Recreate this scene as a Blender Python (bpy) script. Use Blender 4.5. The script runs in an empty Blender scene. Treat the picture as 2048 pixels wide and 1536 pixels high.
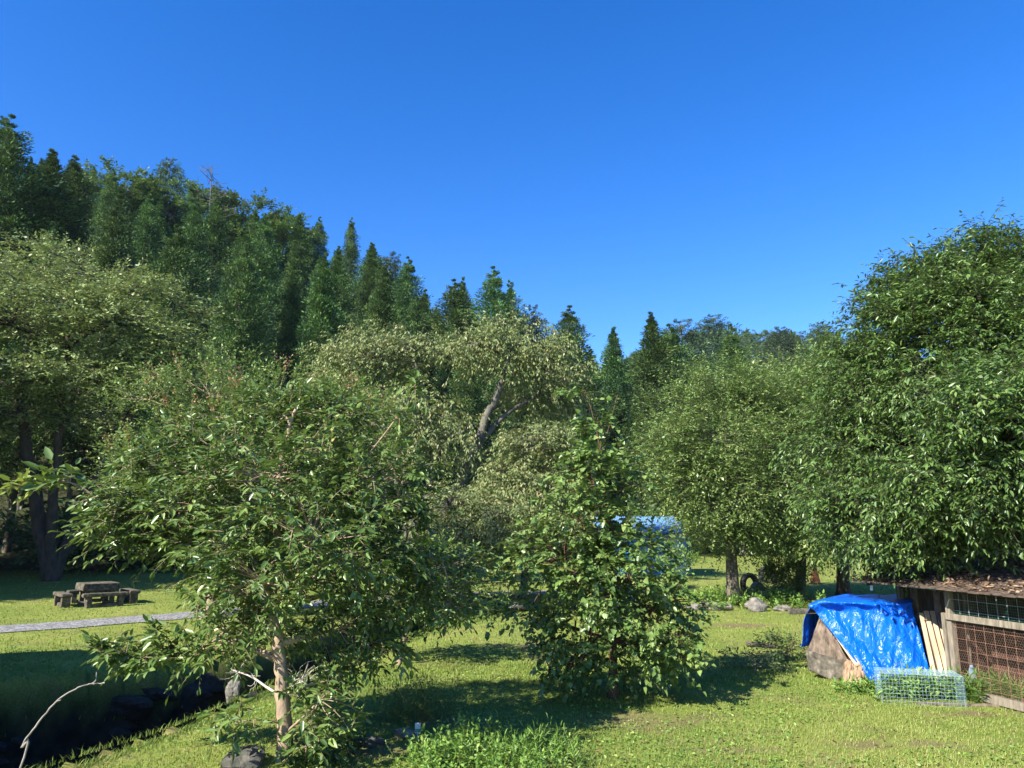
import bpy, bmesh, math, random
import numpy as np
from mathutils import Vector, Matrix
R = math.radians
rng = np.random.default_rng(7)
random.seed(7)

# ------------------------------------------------------------------ camera, sky, sun, exposure
scene = bpy.context.scene
FPX = 1479.0; CAMH = 2.6; PITCH = math.atan(286/FPX)
cam_d = bpy.data.cameras.new('camera'); cam = bpy.data.objects.new('camera', cam_d)
scene.collection.objects.link(cam)
cam.location = (0, 0, CAMH); cam.rotation_euler = (R(90)+PITCH, 0, 0)
cam_d.sensor_width = 36; cam_d.lens = 36*FPX/2048; cam_d.clip_start = .05; cam_d.clip_end = 3000
scene.camera = cam
SUN = Vector((-.74, -.67, 0)).normalized(); ELEV = R(38)
world = bpy.data.worlds.new("World"); scene.world = world; world.use_nodes = True
wt = world.node_tree; wt.nodes.clear()
sky = wt.nodes.new('ShaderNodeTexSky'); sky.sky_type = 'NISHITA'; sky.sun_disc = False
sky.sun_elevation = ELEV; sky.sun_rotation = math.atan2(SUN.x, SUN.y)
sky.altitude = 300; sky.air_density = 1.0; sky.dust_density = 0.25; sky.ozone_density = 3.5
hs = wt.nodes.new('ShaderNodeHueSaturation'); hs.inputs['Saturation'].default_value = 1.36; hs.inputs['Hue'].default_value = .5135; hs.inputs['Value'].default_value = 1.12
bg = wt.nodes.new('ShaderNodeBackground'); bg.inputs['Strength'].default_value = .096
wo = wt.nodes.new('ShaderNodeOutputWorld')
wt.links.new(sky.outputs[0], hs.inputs['Color']); wt.links.new(hs.outputs[0], bg.inputs[0]); wt.links.new(bg.outputs[0], wo.inputs[0])
sl = bpy.data.lights.new('sun', 'SUN'); sl.energy = 5.0; sl.angle = R(.5); sl.color = (1, .93, .82)
so = bpy.data.objects.new('sun', sl); scene.collection.objects.link(so)
sdir = Vector((SUN.x*math.cos(ELEV), SUN.y*math.cos(ELEV), math.sin(ELEV)))
so.rotation_euler = sdir.to_track_quat('Z', 'Y').to_euler()
scene.view_settings.view_transform = 'Standard'; scene.view_settings.look = 'None'
scene.view_settings.gamma = 1; scene.view_settings.exposure = 1.37
scene.cycles.max_bounces = 6; scene.cycles.diffuse_bounces = 2; scene.cycles.glossy_bounces = 2
scene.cycles.transmission_bounces = 4; scene.cycles.transparent_max_bounces = 4

# ------------------------------------------------------------------ helpers
def ray(px, py):
    Y = FPX*math.cos(PITCH)-(768-py)*math.sin(PITCH); Z = FPX*math.sin(PITCH)+(768-py)*math.cos(PITCH)
    return (px-1024)/Y, Z/Y
def G(px, py, z=0.0):
    x, s = ray(px, py); t = (z-CAMH)/s
    return Vector((x*t, t, z))
def P(px, py, Y):
    x, s = ray(px, py); return Vector((x*Y, Y, CAMH+s*Y))
COL = scene.collection
def tag(o, label=None, cat=None, group=None, kind=None):
    if label: o['label'] = label
    if cat: o['category'] = cat
    if group: o['group'] = group
    if kind: o['kind'] = kind
    return o
def empty(name, loc, rz=0, label=None, cat=None, group=None):
    o = bpy.data.objects.new(name, None); COL.objects.link(o); o.location = loc; o.rotation_euler = (0, 0, rz)
    o.empty_display_size = .2
    return tag(o, label, cat, group)
def link(name, me, mat, parent=None):
    o = bpy.data.objects.new(name, me); COL.objects.link(o)
    if mat and not me.materials: me.materials.append(mat)
    if parent: o.parent = parent
    return o
def copy_tree(o, loc, rz, sc, label=None, group=None):
    c = o.copy(); COL.objects.link(c); c.location = loc; c.rotation_euler = (0, 0, rz); c.scale = sc
    for ch in o.children:
        d = ch.copy(); COL.objects.link(d); d.parent = c
    if label: c['label'] = label
    if group: c['group'] = group
    return c
def npmesh(name, blocks, smooth=True, attr=None):
    """blocks: list of (verts (N,3), faces (M,k)); attr: list of per-face arrays"""
    V = []; loops = []; starts = []; off = 0; lo = 0; A = []
    for i, (v, f) in enumerate(blocks):
        if len(f) == 0: continue
        V.append(v); loops.append((f+off).ravel()); k = f.shape[1]
        starts.append(lo+np.arange(len(f))*k); lo += f.size; off += len(v)
        A.append(attr[i] if attr is not None else np.zeros(len(f)))
    V = np.concatenate(V).astype(np.float32); L = np.concatenate(loops).astype(np.int32); S = np.concatenate(starts).astype(np.int32)
    me = bpy.data.meshes.new(name)
    me.vertices.add(len(V)); me.vertices.foreach_set('co', V.ravel())
    me.loops.add(len(L)); me.loops.foreach_set('vertex_index', L)
    me.polygons.add(len(S)); me.polygons.foreach_set('loop_start', S)
    me.update(calc_edges=True)
    if attr is not None:
        a = me.attributes.new('v', 'FLOAT', 'FACE'); a.data.foreach_set('value', np.concatenate(A).astype(np.float32))
    if not smooth: me.shade_flat()
    return me
def nrm(a): return a/np.maximum(np.linalg.norm(a, axis=-1, keepdims=True), 1e-9)
def tubes(paths, sides=6):
    """paths: list of (pts (n,3), radii (n,)) -> verts, quads"""
    VV = []; FF = []; off = 0
    ang = np.arange(sides)*2*math.pi/sides
    for pts, rad in paths:
        pts = np.asarray(pts, float); rad = np.asarray(rad, float); n = len(pts)
        t = np.gradient(pts, axis=0); t = nrm(t)
        ref = np.array([0, 0, 1.]) if abs(t[0, 2]) < .8 else np.array([1., 0, 0])
        a = nrm(np.cross(t, ref)); b = np.cross(t, a)
        ring = pts[:, None]+rad[:, None, None]*(np.cos(ang)[None, :, None]*a[:, None]+np.sin(ang)[None, :, None]*b[:, None])
        VV.append(ring.reshape(-1, 3))
        i = np.arange(n-1)[:, None]*sides; j = np.arange(sides)[None]; k = (j+1) % sides
        FF.append(np.stack([i+j, i+k, i+sides+k, i+sides+j], -1).reshape(-1, 4)+off)
        # caps
        FFc = []
        off += n*sides
    return np.concatenate(VV), np.concatenate(FF)
def curve(p0, p1, n=6, bend=.15, lift=0.0, r=None):
    p0 = np.asarray(p0, float); p1 = np.asarray(p1, float); L = np.linalg.norm(p1-p0)
    t = np.linspace(0, 1, n)[:, None]
    q = (r or rng).normal(0, bend*L, 3); q[2] += lift*L
    mid = (p0+p1)/2+q
    return (1-t)**2*p0+2*t*(1-t)*mid+t*t*p1
def smoothpath(pts, n=14):
    pts = np.asarray(pts, float); m = len(pts); t = np.linspace(0, m-1, n); out = []
    for x in t:
        i = min(int(x), m-2); f = x-i
        p0 = pts[max(i-1, 0)]; p1 = pts[i]; p2 = pts[i+1]; p3 = pts[min(i+2, m-1)]
        out.append(.5*((2*p1)+(-p0+p2)*f+(2*p0-5*p1+4*p2-p3)*f*f+(-p0+3*p1-3*p2+p3)*f**3))
    return np.array(out)

# ------------------------------------------------------------------ materials
def newmat(name):
    m = bpy.data.materials.new(name); m.use_nodes = True; nt = m.node_tree
    return m, nt, nt.nodes['Principled BSDF'], nt.nodes['Material Output']
def N(nt, t, **kw):
    n = nt.nodes.new(t)
    for k, v in kw.items():
        if hasattr(n, k): setattr(n, k, v)
        else: n.inputs[k].default_value = v
    return n
def ramp(nt, stops):
    n = nt.nodes.new('ShaderNodeValToRGB'); e = n.color_ramp.elements
    while len(e) < len(stops): e.new(.5)
    for el, (p, c) in zip(e, stops): el.position = p; el.color = (*c, 1)
    return n
def leafmat(name, stops, rough=.45, trans=.24, tcol=(.16, .24, .03), objvar=0.0, spec=.5, gain=1.75):
    m, nt, b, out = newmat(name)
    stops = [(p, tuple(min(1, x*gain) for x in c)) for p, c in stops]
    at = N(nt, 'ShaderNodeAttribute', attribute_name='v'); rp = ramp(nt, stops)
    nt.links.new(at.outputs['Fac'], rp.inputs[0]); col = rp.outputs[0]
    if objvar:
        oi = N(nt, 'ShaderNodeObjectInfo'); h = N(nt, 'ShaderNodeHueSaturation')
        mr = N(nt, 'ShaderNodeMapRange'); mr.inputs['To Min'].default_value = 1-objvar; mr.inputs['To Max'].default_value = 1+objvar
        mh = N(nt, 'ShaderNodeMapRange'); mh.inputs['To Min'].default_value = .5-objvar*.08; mh.inputs['To Max'].default_value = .5+objvar*.05
        nt.links.new(oi.outputs['Random'], mr.inputs[0]); nt.links.new(mr.outputs[0], h.inputs['Value'])
        nt.links.new(oi.outputs['Random'], mh.inputs[0]); nt.links.new(mh.outputs[0], h.inputs['Hue'])
        nt.links.new(col, h.inputs['Color']); col = h.outputs[0]
    nt.links.new(col, b.inputs['Base Color']); b.inputs['Roughness'].default_value = rough
    b.inputs['Specular IOR Level'].default_value = spec
    tr = N(nt, 'ShaderNodeBsdfTranslucent'); mx = N(nt, 'ShaderNodeMixShader'); mx.inputs[0].default_value = trans
    mc = N(nt, 'ShaderNodeMix', data_type='RGBA', blend_type='MIX'); mc.inputs[0].default_value = .6
    nt.links.new(col, mc.inputs[6]); mc.inputs[7].default_value = (*tcol, 1); nt.links.new(mc.outputs[2], tr.inputs[0])
    nt.links.new(b.outputs[0], mx.inputs[1]); nt.links.new(tr.outputs[0], mx.inputs[2]); nt.links.new(mx.outputs[0], out.inputs[0])
    return m
def noisemat(name, c1, c2, scale=6, rough=.85, bump=.3, stretch=(1, 1, 1), detail=6, c3=None, spec=.3, bdist=.02, coord='Object'):
    m, nt, b, out = newmat(name)
    tc = N(nt, 'ShaderNodeTexCoord'); mp = N(nt, 'ShaderNodeMapping'); mp.inputs['Scale'].default_value = stretch
    nz = N(nt, 'ShaderNodeTexNoise', Scale=scale, Detail=detail, Roughness=.62)
    nt.links.new(tc.outputs[coord], mp.inputs[0]); nt.links.new(mp.outputs[0], nz.inputs['Vector'])
    st = [(.32, c1), (.68, c2)] if c3 is None else [(.3, c1), (.52, c2), (.72, c3)]
    rp = ramp(nt, st); nt.links.new(nz.outputs['Fac'], rp.inputs[0]); nt.links.new(rp.outputs[0], b.inputs['Base Color'])
    b.inputs['Roughness'].default_value = rough; b.inputs['Specular IOR Level'].default_value = spec
    if bump:
        n2 = N(nt, 'ShaderNodeTexNoise', Scale=scale*2.3, Detail=8, Roughness=.7); nt.links.new(mp.outputs[0], n2.inputs['Vector'])
        bp = N(nt, 'ShaderNodeBump', Strength=bump, Distance=bdist); nt.links.new(n2.outputs['Fac'], bp.inputs['Height']); nt.links.new(bp.outputs[0], b.inputs['Normal'])
    return m
M = {}
M['bark_pale'] = noisemat('bark_pale', (.19, .14, .095), (.42, .32, .22), 9, stretch=(1, 1, .5), bump=.6)
M['bark'] = noisemat('bark', (.07, .055, .04), (.20, .17, .13), 7, stretch=(1, 1, .3), bump=.9, bdist=.03)
M['bark_grey'] = noisemat('bark_grey', (.05, .047, .038), (.15, .14, .11), 4, stretch=(1, 1, .4), bump=.8, bdist=.04)
M['bark_dark'] = noisemat('bark_dark', (.03, .025, .02), (.09, .07, .055), 5, stretch=(1, 1, .3), bump=.9)
M['bark_red'] = noisemat('bark_red', (.05, .03, .02), (.16, .085, .05), 14, stretch=(1, 1, .5), bump=.5)
M['deadwood'] = noisemat('deadwood', (.30, .26, .22), (.55, .50, .44), 10, stretch=(1, 1, .3), bump=.4)
M['wood_old'] = noisemat('wood_old', (.025, .024, .019), (.10, .088, .065), 8, stretch=(1, 1, 1), bump=.6, c3=(.24, .21, .16))
M['stick'] = noisemat('stick', (.16, .14, .12), (.36, .33, .29), 10, bump=.3)
M['plank'] = noisemat('plank', (.36, .25, .15), (.62, .48, .32), 5, stretch=(3, 3, .5), bump=.3)
M['board'] = noisemat('board', (.06, .045, .035), (.26, .20, .15), 5, stretch=(2, 2, 1), bump=.5)
M['slab'] = noisemat('slab', (.16, .10, .06), (.38, .27, .17), 6, stretch=(4, 4, .6), bump=.5)
M['wood_dark'] = noisemat('wood_dark', (.025, .018, .014), (.08, .06, .045), 7, stretch=(4, 4, .6), bump=.5)
M['rock'] = noisemat('rock', (.07, .065, .055), (.28, .26, .22), 5, bump=.9, bdist=.05)
M['rock_dark'] = noisemat('rock_dark', (.04, .045, .035), (.14, .13, .11), 5, bump=.9, bdist=.05)
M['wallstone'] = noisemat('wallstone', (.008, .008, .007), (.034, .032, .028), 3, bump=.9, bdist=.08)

LG = {}
LG['tree1'] = leafmat('leaf_serrated', [(0, (.025, .052, .014)), (.5, (.062, .105, .026)), (.9, (.12, .17, .045)), (1, (.22, .2, .07))], rough=.36, trans=.25)
LG['yellow'] = leafmat('leaf_yellowing', [(0, (.06, .12, .025)), (.6, (.15, .19, .035)), (1, (.25, .20, .05))], rough=.4, trans=.4)
LG['tree2'] = leafmat('leaf_heart', [(0, (.03, .065, .016)), (.5, (.072, .12, .028)), (.9, (.13, .18, .05)), (1, (.22, .2, .08))], rough=.38, trans=.25)
LG['myrtle'] = leafmat('leaf_myrtle', [(0, (.05, .10, .02)), (.6, (.10, .155, .035)), (.93, (.16, .18, .05)), (1, (.25, .16, .08))], rough=.5, trans=.3)
LG['blossom'] = leafmat('blossom_faded', [(0, (.15, .14, .05)), (.6, (.25, .15, .07)), (1, (.38, .15, .10))], rough=.7, trans=.3, tcol=(.3, .14, .08))
LG['olive'] = leafmat('leaf_olive', [(0, (.06, .10, .028)), (.6, (.145, .195, .065)), (1, (.24, .265, .11))], rough=.5, trans=.25, tcol=(.2, .22, .04))
LG['weep'] = leafmat('leaf_drying', [(0, (.06, .09, .025)), (.55, (.11, .14, .045)), (.85, (.18, .17, .075)), (1, (.24, .17, .10))], rough=.55, trans=.25, tcol=(.2, .2, .05))
LG['green'] = leafmat('leaf_green', [(0, (.035, .07, .018)), (.5, (.085, .135, .032)), (1, (.18, .20, .07))], rough=.45, trans=.3)
LG['oak'] = leafmat('leaf_glossy', [(0, (.022, .05, .013)), (.6, (.055, .10, .022)), (.95, (.11, .16, .04)), (1, (.12, .14, .05))], rough=.36, trans=.25)
LG['cedar'] = leafmat('needle_cedar', [(0, (.010, .026, .010)), (.45, (.022, .056, .018)), (.8, (.075, .132, .03)), (1, (.13, .19, .045))], rough=.6, trans=.1, objvar=.22, spec=.2)
LG['hill'] = leafmat('leaf_hillside', [(0, (.03, .06, .02)), (.6, (.06, .10, .03)), (1, (.13, .14, .06))], rough=.6, trans=.2, objvar=.3, spec=.3)
LG['pine'] = leafmat('needle_pine', [(0, (.015, .035, .018)), (1, (.045, .075, .035))], rough=.6, trans=.1, objvar=.25, spec=.2)
LG['weed'] = leafmat('leaf_weed', [(0, (.05, .11, .02)), (.6, (.10, .18, .03)), (1, (.20, .26, .06))], rough=.5, trans=.35, tcol=(.2, .32, .03))
LG['shrub'] = leafmat('leaf_shrub', [(0, (.04, .08, .02)), (.6, (.09, .13, .03)), (.9, (.17, .15, .05)), (1, (.25, .12, .05))], rough=.5, trans=.3)
LG['darkbush'] = leafmat('leaf_darkbush', [(0, (.02, .045, .015)), (.6, (.04, .075, .02)), (1, (.08, .11, .04))], rough=.5, trans=.2)

# ------------------------------------------------------------------ foliage generators
def leaves(pos, axis, normal, L, W, heart=False, seed=0, narrow=False):
    n = len(pos); a = nrm(axis); nn = normal-(normal*a).sum(-1, keepdims=True)*a; nn = nrm(nn); s = np.cross(a, nn)
    L = L[:, None]; W = W[:, None]
    k1, k2 = (.22, .58) if heart else (.3, .68)
    w1, w2 = (.5, .34) if heart else (.46, .36)
    b = pos; tip = pos+a*L-nn*L*.12
    l1 = pos+a*L*k1-s*W*w1+nn*W*.14; r1 = pos+a*L*k1+s*W*w1+nn*W*.14
    l2 = pos+a*L*k2-s*W*w2+nn*W*.06; r2 = pos+a*L*k2+s*W*w2+nn*W*.06
    V = np.stack([b, l1, l2, tip, r2, r1], 1).reshape(-1, 3)
    i = np.arange(n)[:, None]*6
    F = np.concatenate([i+np.array([[0, 1, 2, 3]]), i+np.array([[0, 3, 4, 5]])], 0)
    return V, F
def rhombs(pos, axis, normal, L, W):
    n = len(pos); a = nrm(axis); nn = normal-(normal*a).sum(-1, keepdims=True)*a; nn = nrm(nn); s = np.cross(a, nn)
    L = L[:, None]; W = W[:, None]
    V = np.stack([pos, pos+a*L*.45-s*W*.5, pos+a*L, pos+a*L*.45+s*W*.5], 1).reshape(-1, 3)
    return V, np.arange(n*4).reshape(-1, 4)
def unit(n, r): return nrm(r.normal(size=(n, 3)))
def sprays(starts, dirs, length, m, L, W, droop, r, heart=False, simple=False, upness=1.0, hang=0.0, twigr=.004, vshift=None):
    """twigs with alternate leaves along them; returns leaf block, per-face v, twig block"""
    S = len(starts); d = nrm(dirs); up = np.array([0, 0, 1.])
    side = nrm(np.cross(d, up+r.normal(0, .2, (S, 3))))
    ln = length*r.uniform(.6, 1.3, S)[:, None]
    t = (np.linspace(.12, 1, m))[None, :, None]
    pts = starts[:, None]+d[:, None]*ln[:, None]*t-up*droop*ln[:, None]*t*t
    tang = d[:, None]-up*2*droop*t
    sg = np.where(np.arange(m) % 2 == 0, 1, -1)[None, :, None]
    last = (t > .97)*1.0
    ax = nrm(tang)*(.55+1.2*last)+side[:, None]*sg*(.85-.6*last)+r.normal(0, .28, (S, m, 3))-up*hang
    no = up*upness+r.normal(0, .45, (S, m, 3))
    pos = (pts+r.normal(0, .008, pts.shape)).reshape(-1, 3)
    k = r.uniform(.45, 1.3, len(pos)); LL = L*k; WW = W*k*r.uniform(.8, 1.15, len(pos))
    fn = rhombs if simple else (lambda p, a, n_, l, w: leaves(p, a, n_, l, w, heart))
    V, F = fn(pos, ax.reshape(-1, 3), no.reshape(-1, 3), LL, WW)
    base = np.clip(r.beta(1.6, 2.2, S)[:, None]*.6+r.random((S, m))*.45, 0, 1).reshape(-1)
    if vshift is not None: base = np.clip(base+np.repeat(vshift, m), 0, 1)
    v = base if simple else np.concatenate([base, base])
    tw = None
    if twigr:
        e = starts[:, None]+d[:, None]*ln[:, None]*np.array([0, .5, 1])[None, :, None]-up*droop*ln[:, None]*np.array([0, .25, 1])[None, :, None]
        n2 = nrm(np.cross(d, side)); ang = np.arange(3)*2*math.pi/3; rr = np.array([1, .7, .3])*twigr
        ring = e[:, :, None]+rr[None, :, None, None]*(np.cos(ang)[None, None, :, None]*side[:, None, None]+np.sin(ang)[None, None, :, None]*n2[:, None, None])
        TV = ring.reshape(-1, 3); o = np.arange(S)[:, None]*9; q = []
        for i in range(2):
            for j in range(3):
                kx = (j+1) % 3; q.append(o+np.array([[i*3+j, i*3+kx, i*3+3+kx, i*3+3+j]]))
        tw = (TV, np.concatenate(q, 0))
    return (V, F), v, tw
def broad(name, base, lobes, nclump, nsp, m, spl, L, W, leafm, barkm, label, cat='tree', group=None, r0=.12, droop=.2, hang=0.0, heart=False,
          simple=False, limbs=None, seed=1, twigr=.004, extra=None, shell=.5, fork=.35, flat=1.0, brad=.02, limbr=.45, upd=.25, crownname='crown', blossom=None, limbto=True, vz=0.0, cr=.3):
    """lobes: (center xyz, radii xyz) in world space"""
    r = np.random.default_rng(seed); base = np.array(base, float)
    C = np.array([l[0] for l in lobes], float); Rr = np.array([l[1] for l in lobes], float)
    w = (Rr[:, 0]*Rr[:, 2]+Rr[:, 0]*Rr[:, 1])**1.0; w = w/w.sum(); idx = r.choice(len(lobes), nclump, p=w)
    u = unit(nclump, r); rad = shell+(1-shell)*np.sqrt(r.random(nclump)); cc = C[idx]+u*rad[:, None]*Rr[idx]
    cen = (C*w[:, None]).sum(0)
    # trunk and limbs
    paths = []; nodes = []; noder = []
    def addpath(pts, rs):
        paths.append((pts, rs)); nodes.append(pts[len(pts)//4:]); noder.append(rs[len(pts)//4:])
    if limbs:
        for pts, a, b in limbs:
            p = smoothpath(pts, 6*len(pts)); p[1:] += r.normal(0, a*.12, (len(p)-1, 3)); addpath(p, np.linspace(a, b, len(p)))
    else:
        top = cen.copy(); top[2] = cen[2]+.6*(C[:, 2].max()-cen[2])
        h = top[2]-base[2]; p = curve(base, top, 14, .02, r=r); rs = r0*np.linspace(1, .12, 14)**.8; rs[0] *= 1.25; addpath(p, rs)
    if limbto:
        allp = np.concatenate(nodes); allr = np.concatenate(noder)
        for c in C:
            el = allp.copy(); dz = c[2]-el[:, 2]; cost = np.linalg.norm(el-c, axis=1)+np.where(dz < .15*np.linalg.norm(el[:, :2]-c[:2], axis=1), 2.0*np.abs(dz)+.2, 0)
            j = int(np.argmin(cost)); p = curve(el[j], c, 8, .07, .04, r=r); rs = np.linspace(max(allr[j]*.75, brad*1.2), brad*.6, 8)
            rs = np.minimum(rs, r0*limbr); addpath(p, rs)
    allp = np.concatenate(nodes); bp = []
    for c in cc:
        d = np.linalg.norm(allp-c, axis=1)+np.maximum(allp[:, 2]-c[2], 0)*.8; j = int(np.argmin(d)); pth = curve(allp[j], c, 5, .08, .03, r=r)
        bp.append((pth, np.linspace(brad, brad*.3, 5)))
    # sprays
    st = np.repeat(cc, nsp, 0); outd = nrm(np.repeat(cc-C[idx], nsp, 0)*np.array([1, 1, .8])); o2 = nrm(st-cen)
    sp = outd*.5+o2*.4+unit(len(st), r)*.8+np.array([0, 0, upd]); sp[:, 2] *= flat
    st = st+r.normal(0, 1, st.shape)*cr*spl*np.array([1, 1, .5*flat+.2])
    vs = None
    if vz: vs = vz*(st[:, 2]-cen[2])/max(Rr[:, 2].max(), .1)
    (LV, LF), v, tw = sprays(st, sp, spl, m, L, W, droop, r, heart, simple, hang=hang, twigr=twigr, vshift=vs)
    root = empty(name, base, 0, label, cat, group)
    tv, tf = tubes(paths, 10 if r0 > .05 else 6); link('trunk', npmesh('trunk', [(tv-base, tf)]), barkm, root)
    bv, bf = tubes(bp, 4); blk = [(bv-base, bf)]
    if tw is not None: blk.append((tw[0]-base, tw[1]))
    link('branches', npmesh('branches', blk), barkm, root)
    link(crownname, npmesh(crownname, [(LV-base, LF)], attr=[v]), leafm, root)
    if blossom:
        frac, bm, zmin, bl, bw = blossom
        sel = cc[(cc[:, 2] > zmin) & (r.random(len(cc)) < frac) & (rad > .8)]
        if len(sel):
            st2 = np.repeat(sel, 8, 0); sp2 = unit(len(st2), r)*.5+np.array([0, 0, 1.])
            (a, b), v2, _ = sprays(st2, sp2, spl*1.3, 7, bl, bw, 0, r, simple=True, twigr=0)
            link('blossoms', npmesh('blossoms', [(a-base, b)], attr=[v2]), bm, root)
    return root
def LB(Y, *ls, dy=.7):
    """pixel-plan lobes at depth Y: (px, py, rx px, rz px, [dY])"""
    out = []; k = Y/1479.
    for l in ls:
        yy = Y+(l[4] if len(l) > 4 else 0)
        c = P(l[0], l[1], yy); out.append(((c.x, c.y, c.z), (l[2]*k, max(l[2]*k*dy, l[3]*k*.7), l[3]*k)))
    return out

def cedar_proto(name, H, Rm, seed, nb=112, tilt=.12, crown0=.17, shape=.8, leafm=None, bl=.24, bw=.075, tuft=64, layers=False, label='', cat='tree', pw=1.0, tr=.66):
    r = np.random.default_rng(seed)
    root = empty(name, (0, 0, -200), 0, label, cat)
    link('trunk', npmesh('trunk', [tubes([(np.array([[0, 0, -1], [r.normal(0, .1), 0, H*.5], [0, 0, H*.97]]), np.array([H*.016, H*.009, .02]))], 7)]), M['bark'], root)
    hh = crown0+(1-crown0)*np.clip(np.linspace(0, 1, nb)**pw+r.normal(0, .008, nb), 0, 1)
    hh = np.concatenate([hh[:-6], 1-np.array([.07, .055, .04, .028, .016, .006])])
    lump = 1+.22*np.sin(hh*17+seed)+.12*np.sin(hh*41+seed*2)
    lump = 1+(lump-1)*np.clip((1-hh)*4, 0, 1); az = np.arange(nb)*2.399+r.normal(0, .3, nb)
    prof = np.clip(1-((hh-crown0)/(1-crown0)), 0.02, 1)**shape*np.clip((hh-crown0)/.16+.45, 0, 1)
    # wide lumps round the tree so that no two sides are alike
    asym = 1+.18*np.sin(az*2+seed)+.12*np.sin(az*3+hh*9)
    Ln = Rm*prof*lump*asym*r.uniform(.75, 1.12, nb)+.06
    nt = 5; t = np.linspace(.35, 1, nt)
    d = np.stack([np.cos(az), np.sin(az), np.full(nb, tilt)], -1)
    ctr = np.stack([np.zeros(nb), np.zeros(nb), hh*H], -1)
    tp = ctr[:, None]+d[:, None]*(Ln[:, None]*t)[:, :, None]; tp[:, :, 2] += (-.22*t*(1-t)*4*.5+.12*t**3)[None]*Ln[:, None]
    tp += r.normal(0, .20, tp.shape)*np.array([1, 1, .7])*np.clip((1-hh)*5, .2, 1)[:, None, None]
    c = tp.reshape(-1, 3); n = len(c); cc = np.repeat(c, tuft, 0); od = np.repeat(np.repeat(d, nt, 0), tuft, 0)
    u = unit(n*tuft, r); ax = u*.9+od*.45+np.array([0, 0, .35 if not layers else .15]); sc_ = np.repeat(np.repeat(np.clip((1-hh)*5.5, .12, 1), nt), tuft)[:, None]; pos = cc+u*tr*sc_*r.random((len(u), 1))**.35*np.array([1, 1, .75 if not layers else .35])
    k = r.uniform(.6, 1.3, len(pos))*np.clip(.35+.65*sc_[:, 0], .4, 1); V, F = rhombs(pos, ax, unit(len(pos), r)+np.array([0, 0, .8]), bl*k, bw*k)
    tv = np.repeat(r.beta(.9, 1.2, n), tuft)*.75+r.random(len(pos))*.25
    link('crown', npmesh('crown', [(V, F)], attr=[tv]), leafm or LG['cedar'], root)
    bpaths = [(np.stack([ctr[i], tp[i, 2], tp[i, 4]]), np.array([.05, .03, .01])) for i in range(0, nb, 2)]
    link('branches', npmesh('branches', [tubes(bpaths, 3)]), M['bark'], root)
    return root

# ------------------------------------------------------------------ terrain
SIL = [(-700, 190), (-200, 200), (0, 240), (60, 300), (170, 318), (340, 338), (500, 392), (570, 428), (650, 455), (700, 475), (760, 505), (850, 590), (925, 610), (1000, 625), (1060, 655), (1140, 680),
       (1190, 718), (1250, 700), (1310, 668), (1370, 648), (1425, 640), (1560, 646), (1700, 650), (2048, 640), (2700, 620)]
su = np.array([ray(p, y)[0] for p, y in SIL]); ss = np.array([ray(p, y)[1] for p, y in SIL])
DTu = np.array([-1.2, -.7, -.3, -.1, 0, .06, .1, .15, .3, 1.0]); DT = np.array([46, 46, 50, 54, 60, 72, 95, 110, 115, 115.])
DRu = np.array([-1.2, -.7, -.45, -.3, -.15, -.05, .05, .1, .15, .25, 1.0]); DR = np.array([95, 98, 105, 112, 116, 118, 125, 150, 200, 230, 240.])
def silh(u): return np.interp(u, su, ss)
def hill(X, Y):
    Ys = np.maximum(Y, 8.); u = np.clip(X/Ys, -1.3, 1.3)
    dt = np.interp(u, DTu, DT); dr = np.interp(u, DRu, DR); top = np.maximum(CAMH+silh(u)*dr-np.interp(u, [.1, .16], [19, 11.5]), 2.)
    f = np.clip((Y-dt)/(dr-dt), 0, 1.0); f2 = f**1.15
    z = top*f2; z = z*(1-.25*np.clip((Y-dr)/60, 0, 1))
    # flank of the same hill left of the frame
    zl = np.clip((-X-52)/45, 0, 1)*30*np.clip((Y+40)/60, 0, 1)
    return np.maximum(z, zl)
NEAR = [(-9.5, -6), (-7.2, 3), (-5.9, 6.5), (-5.12, 8.78), (-4.62, 10.1), (-4.3, 11.8), (-4.08, 13.1), (-3.1, 16.5), (-1.75, 20.8), (-.6, 23.6), (.4, 25.3), (3, 25.7), (7, 25.4), (11, 26), (20, 27), (40, 29)]
FAR = [(40, 32), (20, 29), (11, 27.6), (7, 27.2), (3, 27.6), (0, 27.8), (-2.2, 26.6), (-4.2, 23), (-5.0, 19), (-5.6, 16.6), (-6.6, 15.4), (-8.2, 14.3), (-9.4, 13.7), (-14, 12), (-25, 8), (-40, 2), (-40, -6)]
POLY = np.array(NEAR+FAR)
def sdf_poly(X, Y):
    p = np.stack([X, Y], -1); d = np.full(X.shape, 1e9); inside = np.zeros(X.shape, bool)
    n = len(POLY)
    for i in range(n):
        a = POLY[i]; b = POLY[(i+1) % n]; e = b-a; w = p-a
        t = np.clip((w@e)/(e@e), 0, 1); q = w-t[..., None]*e; d = np.minimum(d, (q**2).sum(-1))
        c = ((a[1] > Y) != (b[1] > Y)) & (X < (b[0]-a[0])*(Y-a[1])/(b[1]-a[1]+1e-12)+a[0]); inside ^= c
    d = np.sqrt(d); return np.where(inside, d, -d)
def nz2(X, Y): return np.sin(X*.9+1.3*np.sin(Y*.7))*np.cos(Y*.8+1.1*np.sin(X*.6))
def height(X, Y, micro=True):
    X = np.asarray(X, float); Y = np.asarray(Y, float)
    s = sdf_poly(X, Y); dep = np.interp(X, [-6, -2, 1, 40], [2.1, 1.7, .9, .7])
    z = -dep*np.clip((s-.05)/.45, 0, 1)**.8
    z = z-.10*np.clip(1+s/1.2, 0, 1)*(s < 0)
    z = z+hill(X, Y)
    if micro: z = z+.03*nz2(X*1.7, Y*1.3)*np.clip(1.5+s, 0, 1)+.25*np.clip((Y-40)/20, 0, 1)*nz2(X*.2, Y*.2)*.5
    return z
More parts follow.
